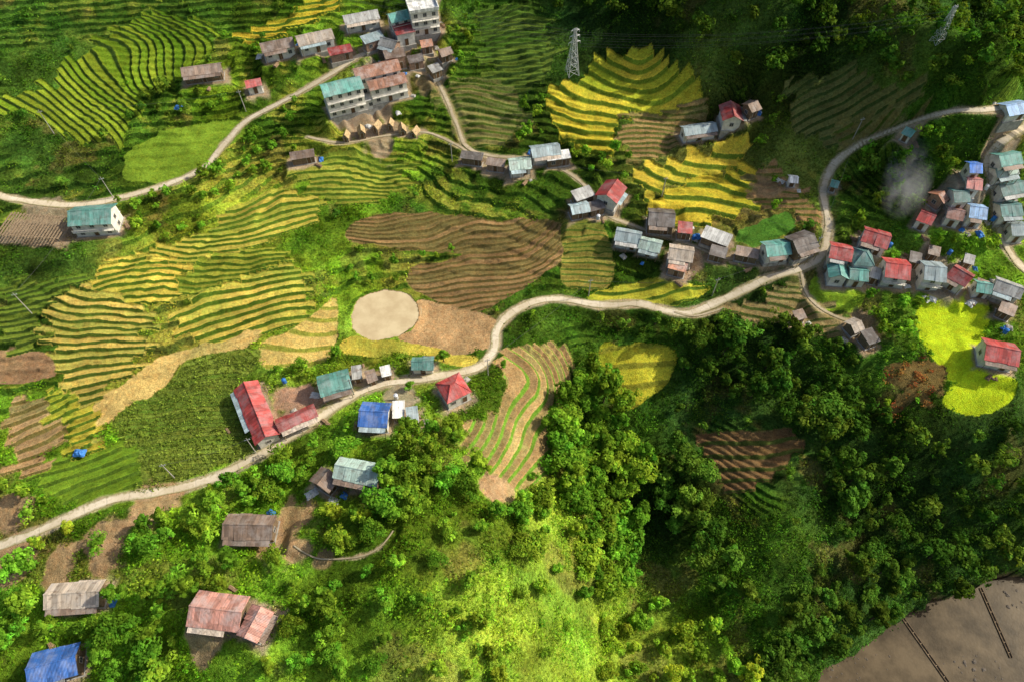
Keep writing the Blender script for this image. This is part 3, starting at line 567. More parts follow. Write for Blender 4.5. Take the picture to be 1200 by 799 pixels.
# ---------------------------------------------------------------- mesh helpers
def npmesh(nm,V,F,attrs=(),mats=(),smooth=True):
    me=bpy.data.meshes.new(nm); V=np.asarray(V,np.float32); F=np.asarray(F,np.int32)
    me.vertices.add(len(V)); me.vertices.foreach_set('co',V.ravel())
    me.loops.add(F.size); me.loops.foreach_set('vertex_index',F.ravel())
    me.polygons.add(len(F)); me.polygons.foreach_set('loop_start',np.arange(0,F.size,F.shape[1],dtype=np.int32))
    me.polygons.foreach_set('use_smooth',np.full(len(F),smooth))
    for an,t,a in attrs:
        at=me.attributes.new(an,t,'POINT'); a=np.asarray(a,np.float32)
        if t=='FLOAT': at.data.foreach_set('value',a.ravel())
        else: at.data.foreach_set('color',np.c_[a,np.ones(len(a))].astype(np.float32).ravel())
    me.update(calc_edges=True); 
    for m in mats: me.materials.append(m)
    return me
def mkobj(nm,data,label=None,category=None,kind=None,group=None,parent=None,loc=None,rz=None):
    o=bpy.data.objects.new(nm,data); COL.objects.link(o)
    if label: o['label']=label
    if category: o['category']=category
    if kind: o['kind']=kind
    if group: o['group']=group
    if parent: o.parent=parent
    if loc is not None: o.location=loc
    if rz is not None: o.rotation_euler=(0,0,rz)
    return o
class MB:
    def __init__(s): s.v=[];s.f=[];s.m=[]
    def poly(s,pts,m=0):
        b=len(s.v); s.v+= [tuple(p) for p in pts]; s.f.append(tuple(range(b,b+len(pts)))); s.m.append(m)
    def hexa(s,p,m=0):
        b=len(s.v); s.v+=[tuple(q) for q in p]
        for f in ((3,2,1,0),(4,5,6,7),(0,1,5,4),(1,2,6,5),(2,3,7,6),(3,0,4,7)): s.f.append(tuple(b+i for i in f)); s.m.append(m)
    def box(s,x0,x1,y0,y1,z0,z1,m=0):
        s.hexa([(x0,y0,z0),(x1,y0,z0),(x1,y1,z0),(x0,y1,z0),(x0,y0,z1),(x1,y0,z1),(x1,y1,z1),(x0,y1,z1)],m)
    def beam(s,a,b,r,m=0,r2=None,n=4):
        a=Vector(a);b=Vector(b); d=(b-a).normalized(); u=d.orthogonal().normalized(); w=d.cross(u); r2=r if r2 is None else r2
        k=len(s.v)
        for c,rr in ((a,r),(b,r2)):
            for i in range(n):
                t=2*math.pi*i/n+.785; s.v.append(tuple(c+u*math.cos(t)*rr+w*math.sin(t)*rr))
        for i in range(n):
            j=(i+1)%n; s.f.append((k+i,k+j,k+n+j,k+n+i)); s.m.append(m)
        s.f.append(tuple(k+i for i in range(n))[::-1]); s.m.append(m); s.f.append(tuple(k+n+i for i in range(n))); s.m.append(m)
    def mesh(s,nm,mats):
        me=bpy.data.meshes.new(nm); me.from_pydata(s.v,[],s.f); 
        for m in mats: me.materials.append(m)
        me.polygons.foreach_set('material_index',s.m); me.update(); return me
# ---------------------------------------------------------------- terrain objects
V=np.c_[GX.ravel(),GY.ravel(),GH.ravel()]
ii,jj=np.meshgrid(np.arange(NX-1),np.arange(NY-1),indexing='ij')
F=np.stack([ii*NY+jj,(ii+1)*NY+jj,(ii+1)*NY+jj+1,ii*NY+jj+1],-1).reshape(-1,4)
FR=REG[:-1,:-1].ravel()
CAf=CA.reshape(-1,3);CBf=CB.reshape(-1,3);UUf=UU.ravel();TWf=TW.ravel();GRf=GR.ravel()
for k in range(len(REGN)):
    f=F[FR==k]
    if len(f)==0: continue
    uq,inv=np.unique(f,return_inverse=True); inv=inv.reshape(-1,4)
    nm,lab=("ground","green hillside valley ground") if k==0 else REGN[k]
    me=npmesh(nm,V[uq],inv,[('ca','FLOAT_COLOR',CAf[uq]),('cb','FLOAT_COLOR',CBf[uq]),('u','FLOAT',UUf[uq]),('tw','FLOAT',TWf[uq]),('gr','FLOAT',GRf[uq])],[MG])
    mkobj(nm,me,lab,nm.replace('_',' '),'structure')
for nm,w,c,z,lab in RS:
    tg=np.gradient(c,axis=0); tg/=np.hypot(*tg.T)[:,None]; nr=np.c_[-tg[:,1],tg[:,0]]
    rows=[];us=[];vs=[]
    L_=np.arange(len(c))*.7
    for o,dz in ((-.5,-.35),(-.5,.03),(-.25,.05),(0,.06),(.25,.05),(.5,.03),(.5,-.35)):
        wob=w*(1+.38*(vn(L_,L_*0+o*9,3.5,8)-.5)*2)
        rows.append(np.c_[c+nr*(o*wob)[:,None],z+dz]); us.append(np.full(len(c),o*2)); vs.append(L_)
    Vr=np.stack(rows,1).reshape(-1,3); m=len(rows)
    a,b=np.meshgrid(np.arange(len(c)-1),np.arange(m-1),indexing='ij')
    Fr=np.stack([a*m+b,(a+1)*m+b,(a+1)*m+b+1,a*m+b+1],-1).reshape(-1,4)[:,::-1]
    me=npmesh(nm,Vr,Fr,[('u','FLOAT',np.stack(us,1).ravel()),('v','FLOAT',np.stack(vs,1).ravel())],[M_road if w>2 else M_path],False)
    mkobj(nm,me,lab,nm,'structure')
cxr,cyr=RP.mean(0); b=MB()
for i in range(len(RP)):
    p=RP[i];q=RP[(i+1)%len(RP)]
    e=lambda r:(cxr+(r[0]-cxr)*1.04,cyr+(r[1]-cyr)*1.04,RIVZ)
    b.poly([(cxr,cyr,RIVZ),e(p),e(q)])
mkobj('river_water',b.mesh('river_water',[M_river]),"shallow muddy river at the valley bottom","river","structure")
b=MB()
for i in range(40):
    a=2*math.pi*i/40;c=2*math.pi*(i+1)/40
    b.poly([(pc[0],pc[1],PONDZ),(pc[0]+pr*1.16*math.cos(a),pc[1]+pr2*1.16*math.sin(a),PONDZ),(pc[0]+pr*1.16*math.cos(c),pc[1]+pr2*1.16*math.sin(c),PONDZ)])
mkobj('pond_water',b.mesh('pond_water',[M_pond]),"round pond of muddy tan water","pond","structure")
# ---------------------------------------------------------------- houses
def window_mesh(w,h):
    b=MB(); t=.07
    b.box(-w/2,w/2,-.04,.0,-h/2,h/2,0)
    for x0,x1,z0,z1 in ((-w/2-t,-w/2,-h/2-t,h/2+t),(w/2,w/2+t,-h/2-t,h/2+t),(-w/2,w/2,h/2,h/2+t),(-w/2,w/2,-h/2-t,-h/2),(-.025,.025,-h/2,h/2)):
        b.box(x0,x1,-.09,-.0,z0,z1,1)
    return b.mesh('window',[M_glass,M_frame])
WIN=window_mesh(.95,1.0); 
b=MB(); b.box(-.5,.5,-.05,0,0,2.05,0); b.box(-.6,-.5,-.09,0,0,2.15,1); b.box(.5,.6,-.09,0,0,2.15,1); b.box(-.5,.5,-.09,0,2.05,2.15,1)
DOOR=b.mesh('door',[M_door,M_frame])
RNM={'red':'red','fadedred':'faded red','pink':'pinkish red','teal':'teal','darkteal':'dark teal','paleteal':'pale teal','greyblue':'blue-grey','blue':'bright blue','paleblue':'pale blue','brown':'brown','palebrown':'pale brown','grey':'grey','white':'white','rust':'rust brown','dark':'dark brown'}
def slab(b,p,t,m=0):
    p=[Vector(q) for q in p]; b.hexa([q-Vector((0,0,t)) for q in p]+p,m)
for (x1,y1,x2,y2,W,h,kind,rc,wc,fl,ctx),(cx,cy,an,Ln,_,zb,r) in zip(HS,PADS):
    big=Ln*W>20 and h>=2.8
    nm='house' if big else 'shed'
    root=mkobj(nm,None,f"{RNM[rc]} roofed {ctx}",nm,loc=(cx,cy,zb),rz=an)
    l=Ln/2-.35; w=W/2-.35
    b=MB()
    if kind in('gable',):
        s=[(-w,-2.5),(w,-2.5),(w,h),(0,h+r*(w/(W/2))),(-w,h)]
        A_=[(-l,y,z) for y,z in s];B_=[(l,y,z) for y,z in s]
        b.poly(A_[::-1]);b.poly(B_)
        for i in range(5): j=(i+1)%5; b.poly([A_[i],A_[j],B_[j],B_[i]])
    elif kind=='shed': 
        b.hexa([(-l,-w,-2.5),(l,-w,-2.5),(l,w,-2.5),(-l,w,-2.5),(-l,-w,h-.05),(l,-w,h-.05),(l,w,h+.45),(-l,w,h+.45)])
    else: b.box(-l,l,-w,w,-2.5,h)
    b.box(-l-.25,l+.25,-w-.25,w+.25,-2.7,.15,1)
    mkobj('wall',b.mesh('wall',[WM[wc],M_conc]),parent=root)
    b=MB(); L2=Ln/2; W2=W/2; t=.09
    if kind=='gable':
        zt=h+r+.12; ze=h-.02
        nb=max(2,int(Ln/2.2))
        for sgn in(-1,1):
            for q in range(nb):
                xa=-L2+Ln*q/nb; xb=-L2+Ln*(q+1)/nb; jz=.03*(q%2); ov=.15+.25*TAB[(q*7+int(cx))&255,int(cy)&255]
                slab(b,[(xa,sgn*(W2+ov),ze-.1+jz),(xb+.02,sgn*(W2+ov),ze-.1+jz),(xb+.02,0.0,zt+jz),(xa,0.0,zt+jz)],t)
        b.hexa([(-L2-.03,-.2,zt-.04),(L2+.03,-.2,zt-.04),(L2+.03,.2,zt-.04),(-L2-.03,.2,zt-.04),(-L2-.03,-.05,zt+.1),(L2+.03,-.05,zt+.1),(L2+.03,.05,zt+.1),(-L2-.03,.05,zt+.1)])
    elif kind=='hip':
        zt=h+r+.12; q=max(L2-W2*.8,.3)
        E=[(-L2,-W2,h),(L2,-W2,h),(L2,W2,h),(-L2,W2,h)];T=[(-q,0,zt),(q,0,zt)]
        b.poly([E[0],E[1],T[1],T[0]]);b.poly([E[1],E[2],T[1]]);b.poly([E[2],E[3],T[0],T[1]]);b.poly([E[3],E[0],T[0]])
        b.box(-L2,L2,-W2,W2,h-.1,h-.003)
        for a_,c_ in ((E[0],T[0]),(E[3],T[0]),(E[1],T[1]),(E[2],T[1]),(T[0],T[1])): b.beam(a_,c_,.1)
    elif kind=='shed':
        slab(b,[(-L2,-W2,h+.0),(L2,-W2,h+.0),(L2,W2,h+.6),(-L2,W2,h+.6)],t)
    else:
        b.box(-l-.3,l+.3,-w-.3,w+.3,h+.003,h+.2)
        for X0,X1,Y0,Y1 in ((-l-.3,l+.3,-w-.3,-w-.1),(-l-.3,l+.3,w+.1,w+.3),(-l-.3,-l-.1,-w-.1,w+.1),(l+.1,l+.3,-w-.1,w+.1)): b.box(X0,X1,Y0,Y1,h+.203,h+.9)
    mkobj('roof',b.mesh('roof',[RM[rc]]),parent=root)
    fh=h/fl; nwin=max(1,int(2*l/2.6)); side=1 if math.cos(an)>=0 else -1
    for f in range(fl):
        for i in range(nwin):
            x=-l+2*l*(i+.5)/nwin
            if f==0 and i==nwin//2:
                mkobj('door',DOOR,parent=root,loc=(x,-w*side-.004*side,.15),rz=0 if side>0 else math.pi)
            elif h>2.7:
                mkobj('window',WIN,parent=root,loc=(x,-w*side-.004*side,f*fh+fh*.55),rz=0 if side>0 else math.pi)
        if h>2.7:
            for sg in (1,-1): mkobj('window',WIN,parent=root,loc=(sg*(l+.004),0,f*fh+fh*.55),rz=sg*math.pi/2)
    if big and fl==1 and kind=='gable':
        ww=(-w-1.3)*side
        for i in range(3):
            b=MB(); x=-l+.2+(2*l-.4)*i/2; b.beam((x,ww,-2),(x,ww,h-.55),.08); mkobj('porch_post',b.mesh('porch_post',[M_wood]),parent=root)
        b=MB(); y0=(-W2-.16)*side; y1=(-W2-1.3)*side; xe=l if int(cx)%2 else l*.5
        slab(b,[(-l,y1,h-.5),(xe,y1,h-.5),(xe,y0,h-.18),(-l,y0,h-.18)],.06); mkobj('porch_roof',b.mesh('porch_roof',[RM[['grey','brown','greyblue','palebrown'][int(cx*7)%4]]]),parent=root)
    if fl>=2:
        b=MB()
        for f in range(1,fl): b.box(-l-.12,l+.12,-w-.12,w+.12,f*fh-.1,f*fh+.08)
        mkobj('floor_band',b.mesh('floor_band',[WM['white']]),parent=root)
        for f in range(1,fl):
            b=MB(); yy=(-w-.13)*side; y2=(-w-.9)*side; b.box(-l,l,min(yy,y2),max(yy,y2),f*fh-.12,f*fh+.02); b.box(-l,l,y2-.05,y2+.05,f*fh+.7,f*fh+.78)
            for q in range(9): xx=-l+.05+(2*l-.1)*q/8; b.box(xx-.04,xx+.04,y2-.04,y2+.04,f*fh+.02,f*fh+.7)
            mkobj('balcony',b.mesh('balcony',[WM['white']]),parent=root)
for hi,(cx,cy,an,Ln,W,zb,_) in enumerate(HUTP):
    root=mkobj('thatched_hut',None,"small steep thatched hut in a row beside the path","hut",group="row of thatched huts",loc=(cx,cy,zb),rz=an); s_=1.0+.25*((hi*37)%10)/10; root.scale=(s_*.9,s_,s_)
    b=MB()
    for sg in(-1,1): slab(b,[(-1.4,sg*.95,.9),(1.4,sg*.95,.9),(1.4,0,2.2),(-1.4,0,2.2)],.15)
    mkobj('roof',b.mesh('roof',[M_thatch]),parent=root)
    b=MB(); b.poly([(-1.2,-.8,-1.5),(-1.2,.8,-1.5),(-1.2,.78,.92),(-1.2,0,1.98),(-1.2,-.78,.92)]); b.poly([(1.2,.8,-1.5),(1.2,-.8,-1.5),(1.2,-.78,.92),(1.2,0,1.98),(1.2,.78,.92)])
    for sg in(-1,1): b.poly([(-1.2,sg*.8,-1.5),(1.2,sg*.8,-1.5),(1.2,sg*.78,.92),(-1.2,sg*.78,.92)])
    mkobj('wall',b.mesh('wall',[M_wood]),parent=root)
    d=mkobj('door',DOOR,parent=root,loc=(-1.204,0,-.3),rz=-math.pi/2); d.scale=(.7,1,.7)
cx,cy,an,Ln,W,zb,_=RACK
root=mkobj('slatted_pergola',None,"low brown slatted timber pergola beside the lane","pergola",loc=(cx,cy,zb),rz=an)
for i in range(6):
    for y in(-W/2,0,W/2): b=MB(); x=-Ln/2+Ln*i/5; b.beam((x,y,-3),(x,y,2.3),.1); mkobj('post',b.mesh('post',[M_wood]),parent=root)
b=MB()
for y in(-W/2,0,W/2): b.box(-Ln/2,Ln/2,y-.08,y+.08,2.3,2.45)
for i in range(20): x=-Ln/2+Ln*i/19; b.box(x-.2,x+.2,-W/2-.3-.5*TAB[i,2],W/2+.3+.5*TAB[i,3],2.453,2.55)
mkobj('roof_slats',b.mesh('roof_slats',[M_wood]),parent=root)
# ---------------------------------------------------------------- pylons, poles, wires
def pylon(px,py,Hh,lab,r=.06):
    s=pixel_to_ground([px],[py])[0]; x,y=s[0],s[1]; z=float(hz(np.array([x]),np.array([y]))[0])-.3
    root=mkobj('electricity_pylon',None,lab,"pylon",loc=(x,y,z),rz=.35)
    b=MB(); n=7; wd=lambda t:Hh*.10*(1-t)**1.15+.22
    for i in range(n):
        t0=i/n;t1=(i+1)/n
        for k in range(4):
            c=[(1,1),(-1,1),(-1,-1),(1,-1)]; a=c[k];d=c[(k+1)%4]
            P0=(a[0]*wd(t0),a[1]*wd(t0),Hh*t0);P1=(a[0]*wd(t1),a[1]*wd(t1),Hh*t1);Q0=(d[0]*wd(t0),d[1]*wd(t0),Hh*t0);Q1=(d[0]*wd(t1),d[1]*wd(t1),Hh*t1)
            b.beam(P0,P1,r*1.2);b.beam(P0,Q1,r*.7);b.beam(Q0,P1,r*.7);b.beam(P1,Q1,r*.7)
    mkobj('tower_frame',b.mesh('tower_frame',[M_steel]),parent=root)
    tips=[]
    for zf,ln in((.72,Hh*.13),(.85,Hh*.11),(.97,Hh*.09)):
        b=MB()
        for sg in(-1,1):
            tp=(sg*ln,0,Hh*zf); tips.append(tp)
            for yy in(-.3,.3): b.beam((sg*.3,yy,Hh*zf+.1),tp,r*.8)
            b.beam((sg*.3,0,Hh*zf+.6),tp,r*.8); b.beam(tp,(tp[0],0,tp[2]-.7),r*.8)
        mkobj('cross_arm',b.mesh('cross_arm',[M_steel]),parent=root)
    M_=Matrix.Translation((x,y,z))@Matrix.Rotation(.35,4,'Z')
    return [M_@Vector((t[0],t[1],t[2]-.7)) for t in tips]
def wire(a,b_,sag,lab,r=.025):
    b=MB(); n=20; pr_=None
    for i in range(n+1):
        t=i/n; p=Vector(a).lerp(Vector(b_),t); p.z-=sag*4*t*(1-t)
        if pr_ is not None: b.beam(pr_,p,r)
        pr_=p
    mkobj('power_line',b.mesh('power_line',[M_wire]),lab,"cable",group="power lines")
T1=pylon(670,88,13.5,"pale lattice steel pylon above the yellow terraces",.075)
T2=pylon(1098,48,9,"pale lattice steel pylon on the wooded slope",.05)
for i in range(6):
    wire(T1[i],T2[i],3.0,"thin cable strung between two pylons",.018)
    wire(T1[i],(T1[i].x-180,T1[i].y+40,T1[i].z+22),4,"thin cable running off from the pylon",.018)
def pole(px,py,Hh,lab):
    s=pixel_to_ground([px],[py])[0]; z=float(hz(s[:1],s[1:2])[0])-.3
    root=mkobj('utility_pole',None,lab,"utility pole",loc=(s[0],s[1],z),rz=.3)
    b=MB(); b.beam((0,0,0),(0,0,Hh),.13,r2=.08,n=8); mkobj('pole_shaft',b.mesh('pole_shaft',[M_conc]),parent=root)
    b=MB(); b.box(-.6,.6,-.05,.05,Hh-.7,Hh-.6)
    for x in(-.5,0,.5): b.beam((x,0,Hh-.6),(x,0,Hh-.35),.05,n=6)
    mkobj('cross_arm',b.mesh('cross_arm',[M_steel]),parent=root)
    return Vector((s[0],s[1],z+Hh-.35))
P1=[pole(*a) for a in [(64,158,8,"pale concrete utility pole on the grassy slope"),(133,232,7.5,"concrete utility pole beside the lane"),(38,368,8,"concrete utility pole above the terraces"),(205,560,7,"concrete utility pole beside the road"),(300,530,7,"concrete utility pole beside the road"),(415,462,7,"concrete utility pole beside the road"),(572,440,7,"concrete utility pole beside the road bend"),(690,345,7,"concrete utility pole beside the road"),(835,345,7,"concrete utility pole beside the road"),(952,298,7,"concrete utility pole by the junction"),(1000,162,7,"concrete utility pole beside the lane"),(530,190,7,"concrete utility pole beside the footpath"),(775,232,7,"concrete utility pole above the lane"),(288,130,7,"concrete utility pole beside the lane")]]
for a,b_ in((0,1),(1,2),(3,4),(4,5),(5,6),(6,7),(7,8),(8,9),(9,10),(11,12),(12,9),(0,13)): wire(P1[a],P1[b_],1.2,"thin cable strung between utility poles",.02)
for i,(px,py) in enumerate([(1040,292),(1075,325),(1110,300),(1125,262),(1160,262),(455,62),(480,70),(700,262),(812,282),(465,468),(335,450),(262,735),(1175,392),(1150,228)]):
    s=pixel_to_ground([px],[py])[0]; z=float(hz(s[:1],s[1:2])[0]); st=i%2
    root=mkobj('water_tank',None,"blue plastic water tank beside a house" if not st else "steel water tank on legs beside a house","water tank",loc=(s[0],s[1],z))
    b=MB(); b.beam((0,0,.8),(0,0,2.0),.5,n=12); b.beam((0,0,2.0),(0,0,2.2),.5,r2=.15,n=12); mkobj('tank_body',b.mesh('tank_body',[M_tankst if st else M_tank]),parent=root)
    for q in((.35,.35),(-.35,.35),(-.35,-.35),(.35,-.35)): b=MB(); b.beam((*q,-.5),(*q,.8),.05); mkobj('leg',b.mesh('leg',[M_steel]),parent=root)
def heap(mat,sx_,sy_,h,seed):
    r=np.random.default_rng(seed); bm=bmesh.new(); bmesh.ops.create_grid(bm,x_segments=9,y_segments=7,size=1)
    for v in bm.verts:
        e=max(0,1-max(abs(v.co.x),abs(v.co.y))**3); v.co.z=h*e*(.7+.6*r.random())-.1; v.co.x*=sx_*(.9+.2*r.random()); v.co.y*=sy_*(.9+.2*r.random())
    me=bpy.data.meshes.new('heap'); bm.to_mesh(me); bm.free(); me.materials.append(mat); return me
HP=[heap(M_tarp,1.3,.9,.8,1),heap(M_wtarp,1.5,1.0,.6,2),heap(M_conc,1.1,.9,.7,3)]
b=MB()
for r_ in range(3):
    for q in range(5-r_): b.beam((-1.3,(q-(4-r_)/2)*.26,.1+r_*.22),(1.3+.1*(q%2),(q-(4-r_)/2)*.26,.1+r_*.22),.13,n=6)
LOGS=b.mesh('timber_stack',[M_pile])
for p in PADS:
    cx,cy,an,Ln,W,zb,_=p
    for q in range(3):
        a=rng.random()*6.28; x=cx+math.cos(a)*(Ln/2+1.4); y=cy+math.sin(a)*(W/2+1.9)
        i,j=gi(x,y)
        if HD[i,j]<.9 or RD[i,j]<1.9: continue
        z=float(hz(np.array([x]),np.array([y]))[0]); t=int(rng.integers(6))
        if t<3: o=mkobj('covered_heap',HP[t],["heap under a blue tarpaulin in a yard","heap under white sheeting in a yard","heap of grey rubble in a yard"][t],"heap",group="yard heaps",loc=(x,y,z),rz=rng.random()*3)
        else: o=mkobj('timber_stack',LOGS,"stack of cut timber poles in a yard","timber stack",group="timber stacks",loc=(x,y,z-.05),rz=rng.random()*3)
        s=.45+.5*rng.random(); o.scale=(s,s,s)
for px,py in [(95,532),(210,128),(505,10)]:
    s=pixel_to_ground([px],[py])[0]; o=mkobj('covered_heap',HP[0],"heap under a blue tarpaulin among fields","heap",group="yard heaps",loc=(s[0],s[1],float(hz(s[:1],s[1:2])[0])))
def weir(p,q,lab):
    a=onplane(*p,RIVZ+.4);c=onplane(*q,RIVZ+.4); dx=c[0]-a[0];dy=c[1]-a[1]; Ln=math.hypot(dx,dy)
    root=mkobj('river_weir',None,lab,"weir",loc=((a[0]+c[0])/2,(a[1]+c[1])/2,RIVZ),rz=math.atan2(dy,dx))
    b=MB(); b.box(-Ln/2,Ln/2,.22,.36,-2,.3); b.box(-Ln/2,Ln/2,-.36,-.22,-2,.22); b.box(-Ln/2,Ln/2,-.217,.217,-2,.05); mkobj('weir_wall',b.mesh('weir_wall',[M_dark]),parent=root)
    k=int(Ln/2.2)
    b=MB(); b.box(-.1,.1,-.217,.217,.05,.2); me=b.mesh('cross_bar',[M_wood])
    for i in range(k): mkobj('cross_bar',me,parent=root,loc=(-Ln/2+Ln*(i+.5)/k,0,0))
weir((1058,722),(1112,799),"thin brown masonry river weir with cross bars")
weir((1150,688),(1186,770),"thin brown masonry river weir with cross bars")
M_rock=simple('wet_rock',(.12,.10,.08),.8,3,.4)
rock=[]
for k in range(4):
    bm=bmesh.new(); bmesh.ops.create_icosphere(bm,subdivisions=2,radius=.5)
    for v in bm.verts: v.co*= .75+.5*rng.random(); v.co.z*=.6
    me=bpy.data.meshes.new('rock'); bm.to_mesh(me); bm.free(); me.materials.append(M_rock); rock.append(me)
for i in range(50):
    px,py=[(1130,775),(1160,790),(1010,770),(1190,700),(985,792)][i%5]; s=onplane(px+rng.normal(0,16),py+rng.normal(0,7),RIVZ)
    o=mkobj('rock',rock[int(rng.integers(4))],"grey river boulder in shallow water","rock",group="boulders in the river",loc=(float(s[0]),float(s[1]),RIVZ),rz=rng.random()*6); s=.3+.8*rng.random()**2; o.scale=(s,s*.8,s*.7)
# ---------------------------------------------------------------- foliage
def quads(C,N,s,asp=.6,seed=0):
    n_=len(C); r=np.random.default_rng(seed)
    N=N/np.linalg.norm(N,axis=1,keepdims=True); a=r.normal(size=(n_,3)); U_=np.cross(N,a); U_/=np.linalg.norm(U_,axis=1,keepdims=True); W_=np.cross(N,U_)
    s=np.broadcast_to(s,(n_,))[:,None]
    U_=U_*s; W_=W_*s*asp
    Vq=np.stack([C-U_,C-W_,C+U_,C+W_],1).reshape(-1,3)
    return Vq,np.arange(4*n_).reshape(-1,4)
def crown(seed,R_,Hc,nc,nl,leaf):
    r=np.random.default_rng(seed); 
    d=r.normal(size=(nc,3)); d/=np.linalg.norm(d,axis=1,keepdims=True); rad=r.random(nc)**.45
    cc=d*rad[:,None]*np.array((R_*.85,R_*.85,Hc*.42)); cc[:,2]+=Hc*.55
    ph=r.random(3)*6; ang=np.arctan2(cc[:,1],cc[:,0]); cc[:,:2]*=(1+.3*np.sin(2*ang+ph[0])+.22*np.sin(3*ang+ph[1]))[:,None]
    cr=R_*(.18+.20*r.random(nc))
    q=r.normal(size=(nc,nl,3)); q/=np.linalg.norm(q,axis=2,keepdims=True); q[...,2]=np.where(q[...,2]<-.3,-q[...,2],q[...,2])
    C=(cc[:,None]+q*cr[:,None,None]*(.65+.5*r.random((nc,nl,1)))).reshape(-1,3)
    N=(q+r.normal(size=q.shape)*.45+np.array((0,0,.4))).reshape(-1,3)
    Vq,Fq=quads(C,N,leaf*(.6+.8*r.random(len(C))),.55,seed)
    tone=np.repeat((.6+.8*r.random(nc)),nl)*(.8+.4*r.random(nc*nl))
    c=np.stack([tone*.95*(1+.4*(np.repeat(r.random(nc),nl)-.3)),tone,tone*.8],1)
    return Vq,Fq,np.repeat(c,4,axis=0),cc
PROT=[]
for i,(R_,Hc,nc,nl,lf) in enumerate([(2.7,4.4,32,48,.28),(2.2,5.4,30,48,.27),(3.2,4.2,38,48,.28),(1.9,3.8,24,44,.26),(2.5,6.4,36,46,.27),(2.2,3.2,24,46,.26),(3.0,3.4,28,50,.27)]):
    Vc,Fc,Cc,cc=crown(100+i,R_,Hc,nc,nl,lf); th=.9+.25*(i%4)
    Vc=Vc+np.array((0,0,th))
    me=npmesh('crown',Vc,Fc,[('ca','FLOAT_COLOR',Cc)],[ML],False)
    b=MB(); b.beam((0,0,-.6),(.1,.05,th+.4),.2,r2=.14,n=7)
    b.beam((.1,.05,th+.4),(0,.1,th+Hc*.6),.14,r2=.04,n=6)
    for j in range(5): q=cc[j*4]; b.beam((.08,.05,th+.3+j*.15),(q[0]*.8,q[1]*.8,q[2]*.8+th),.08,r2=.025,n=5)
    Vl,Fl,Cl,_=crown(300+i,R_,Hc,20,20,.38); Vl=Vl+np.array((0,0,th*.7))
    PROT.append((me,b.mesh('trunk',[M_bark]),Vl,Fl,Cl))
TD=(.10,.21,.028);TM=(.15,.31,.03);TBR=(.22,.37,.035);TV=(.075,.16,.022)
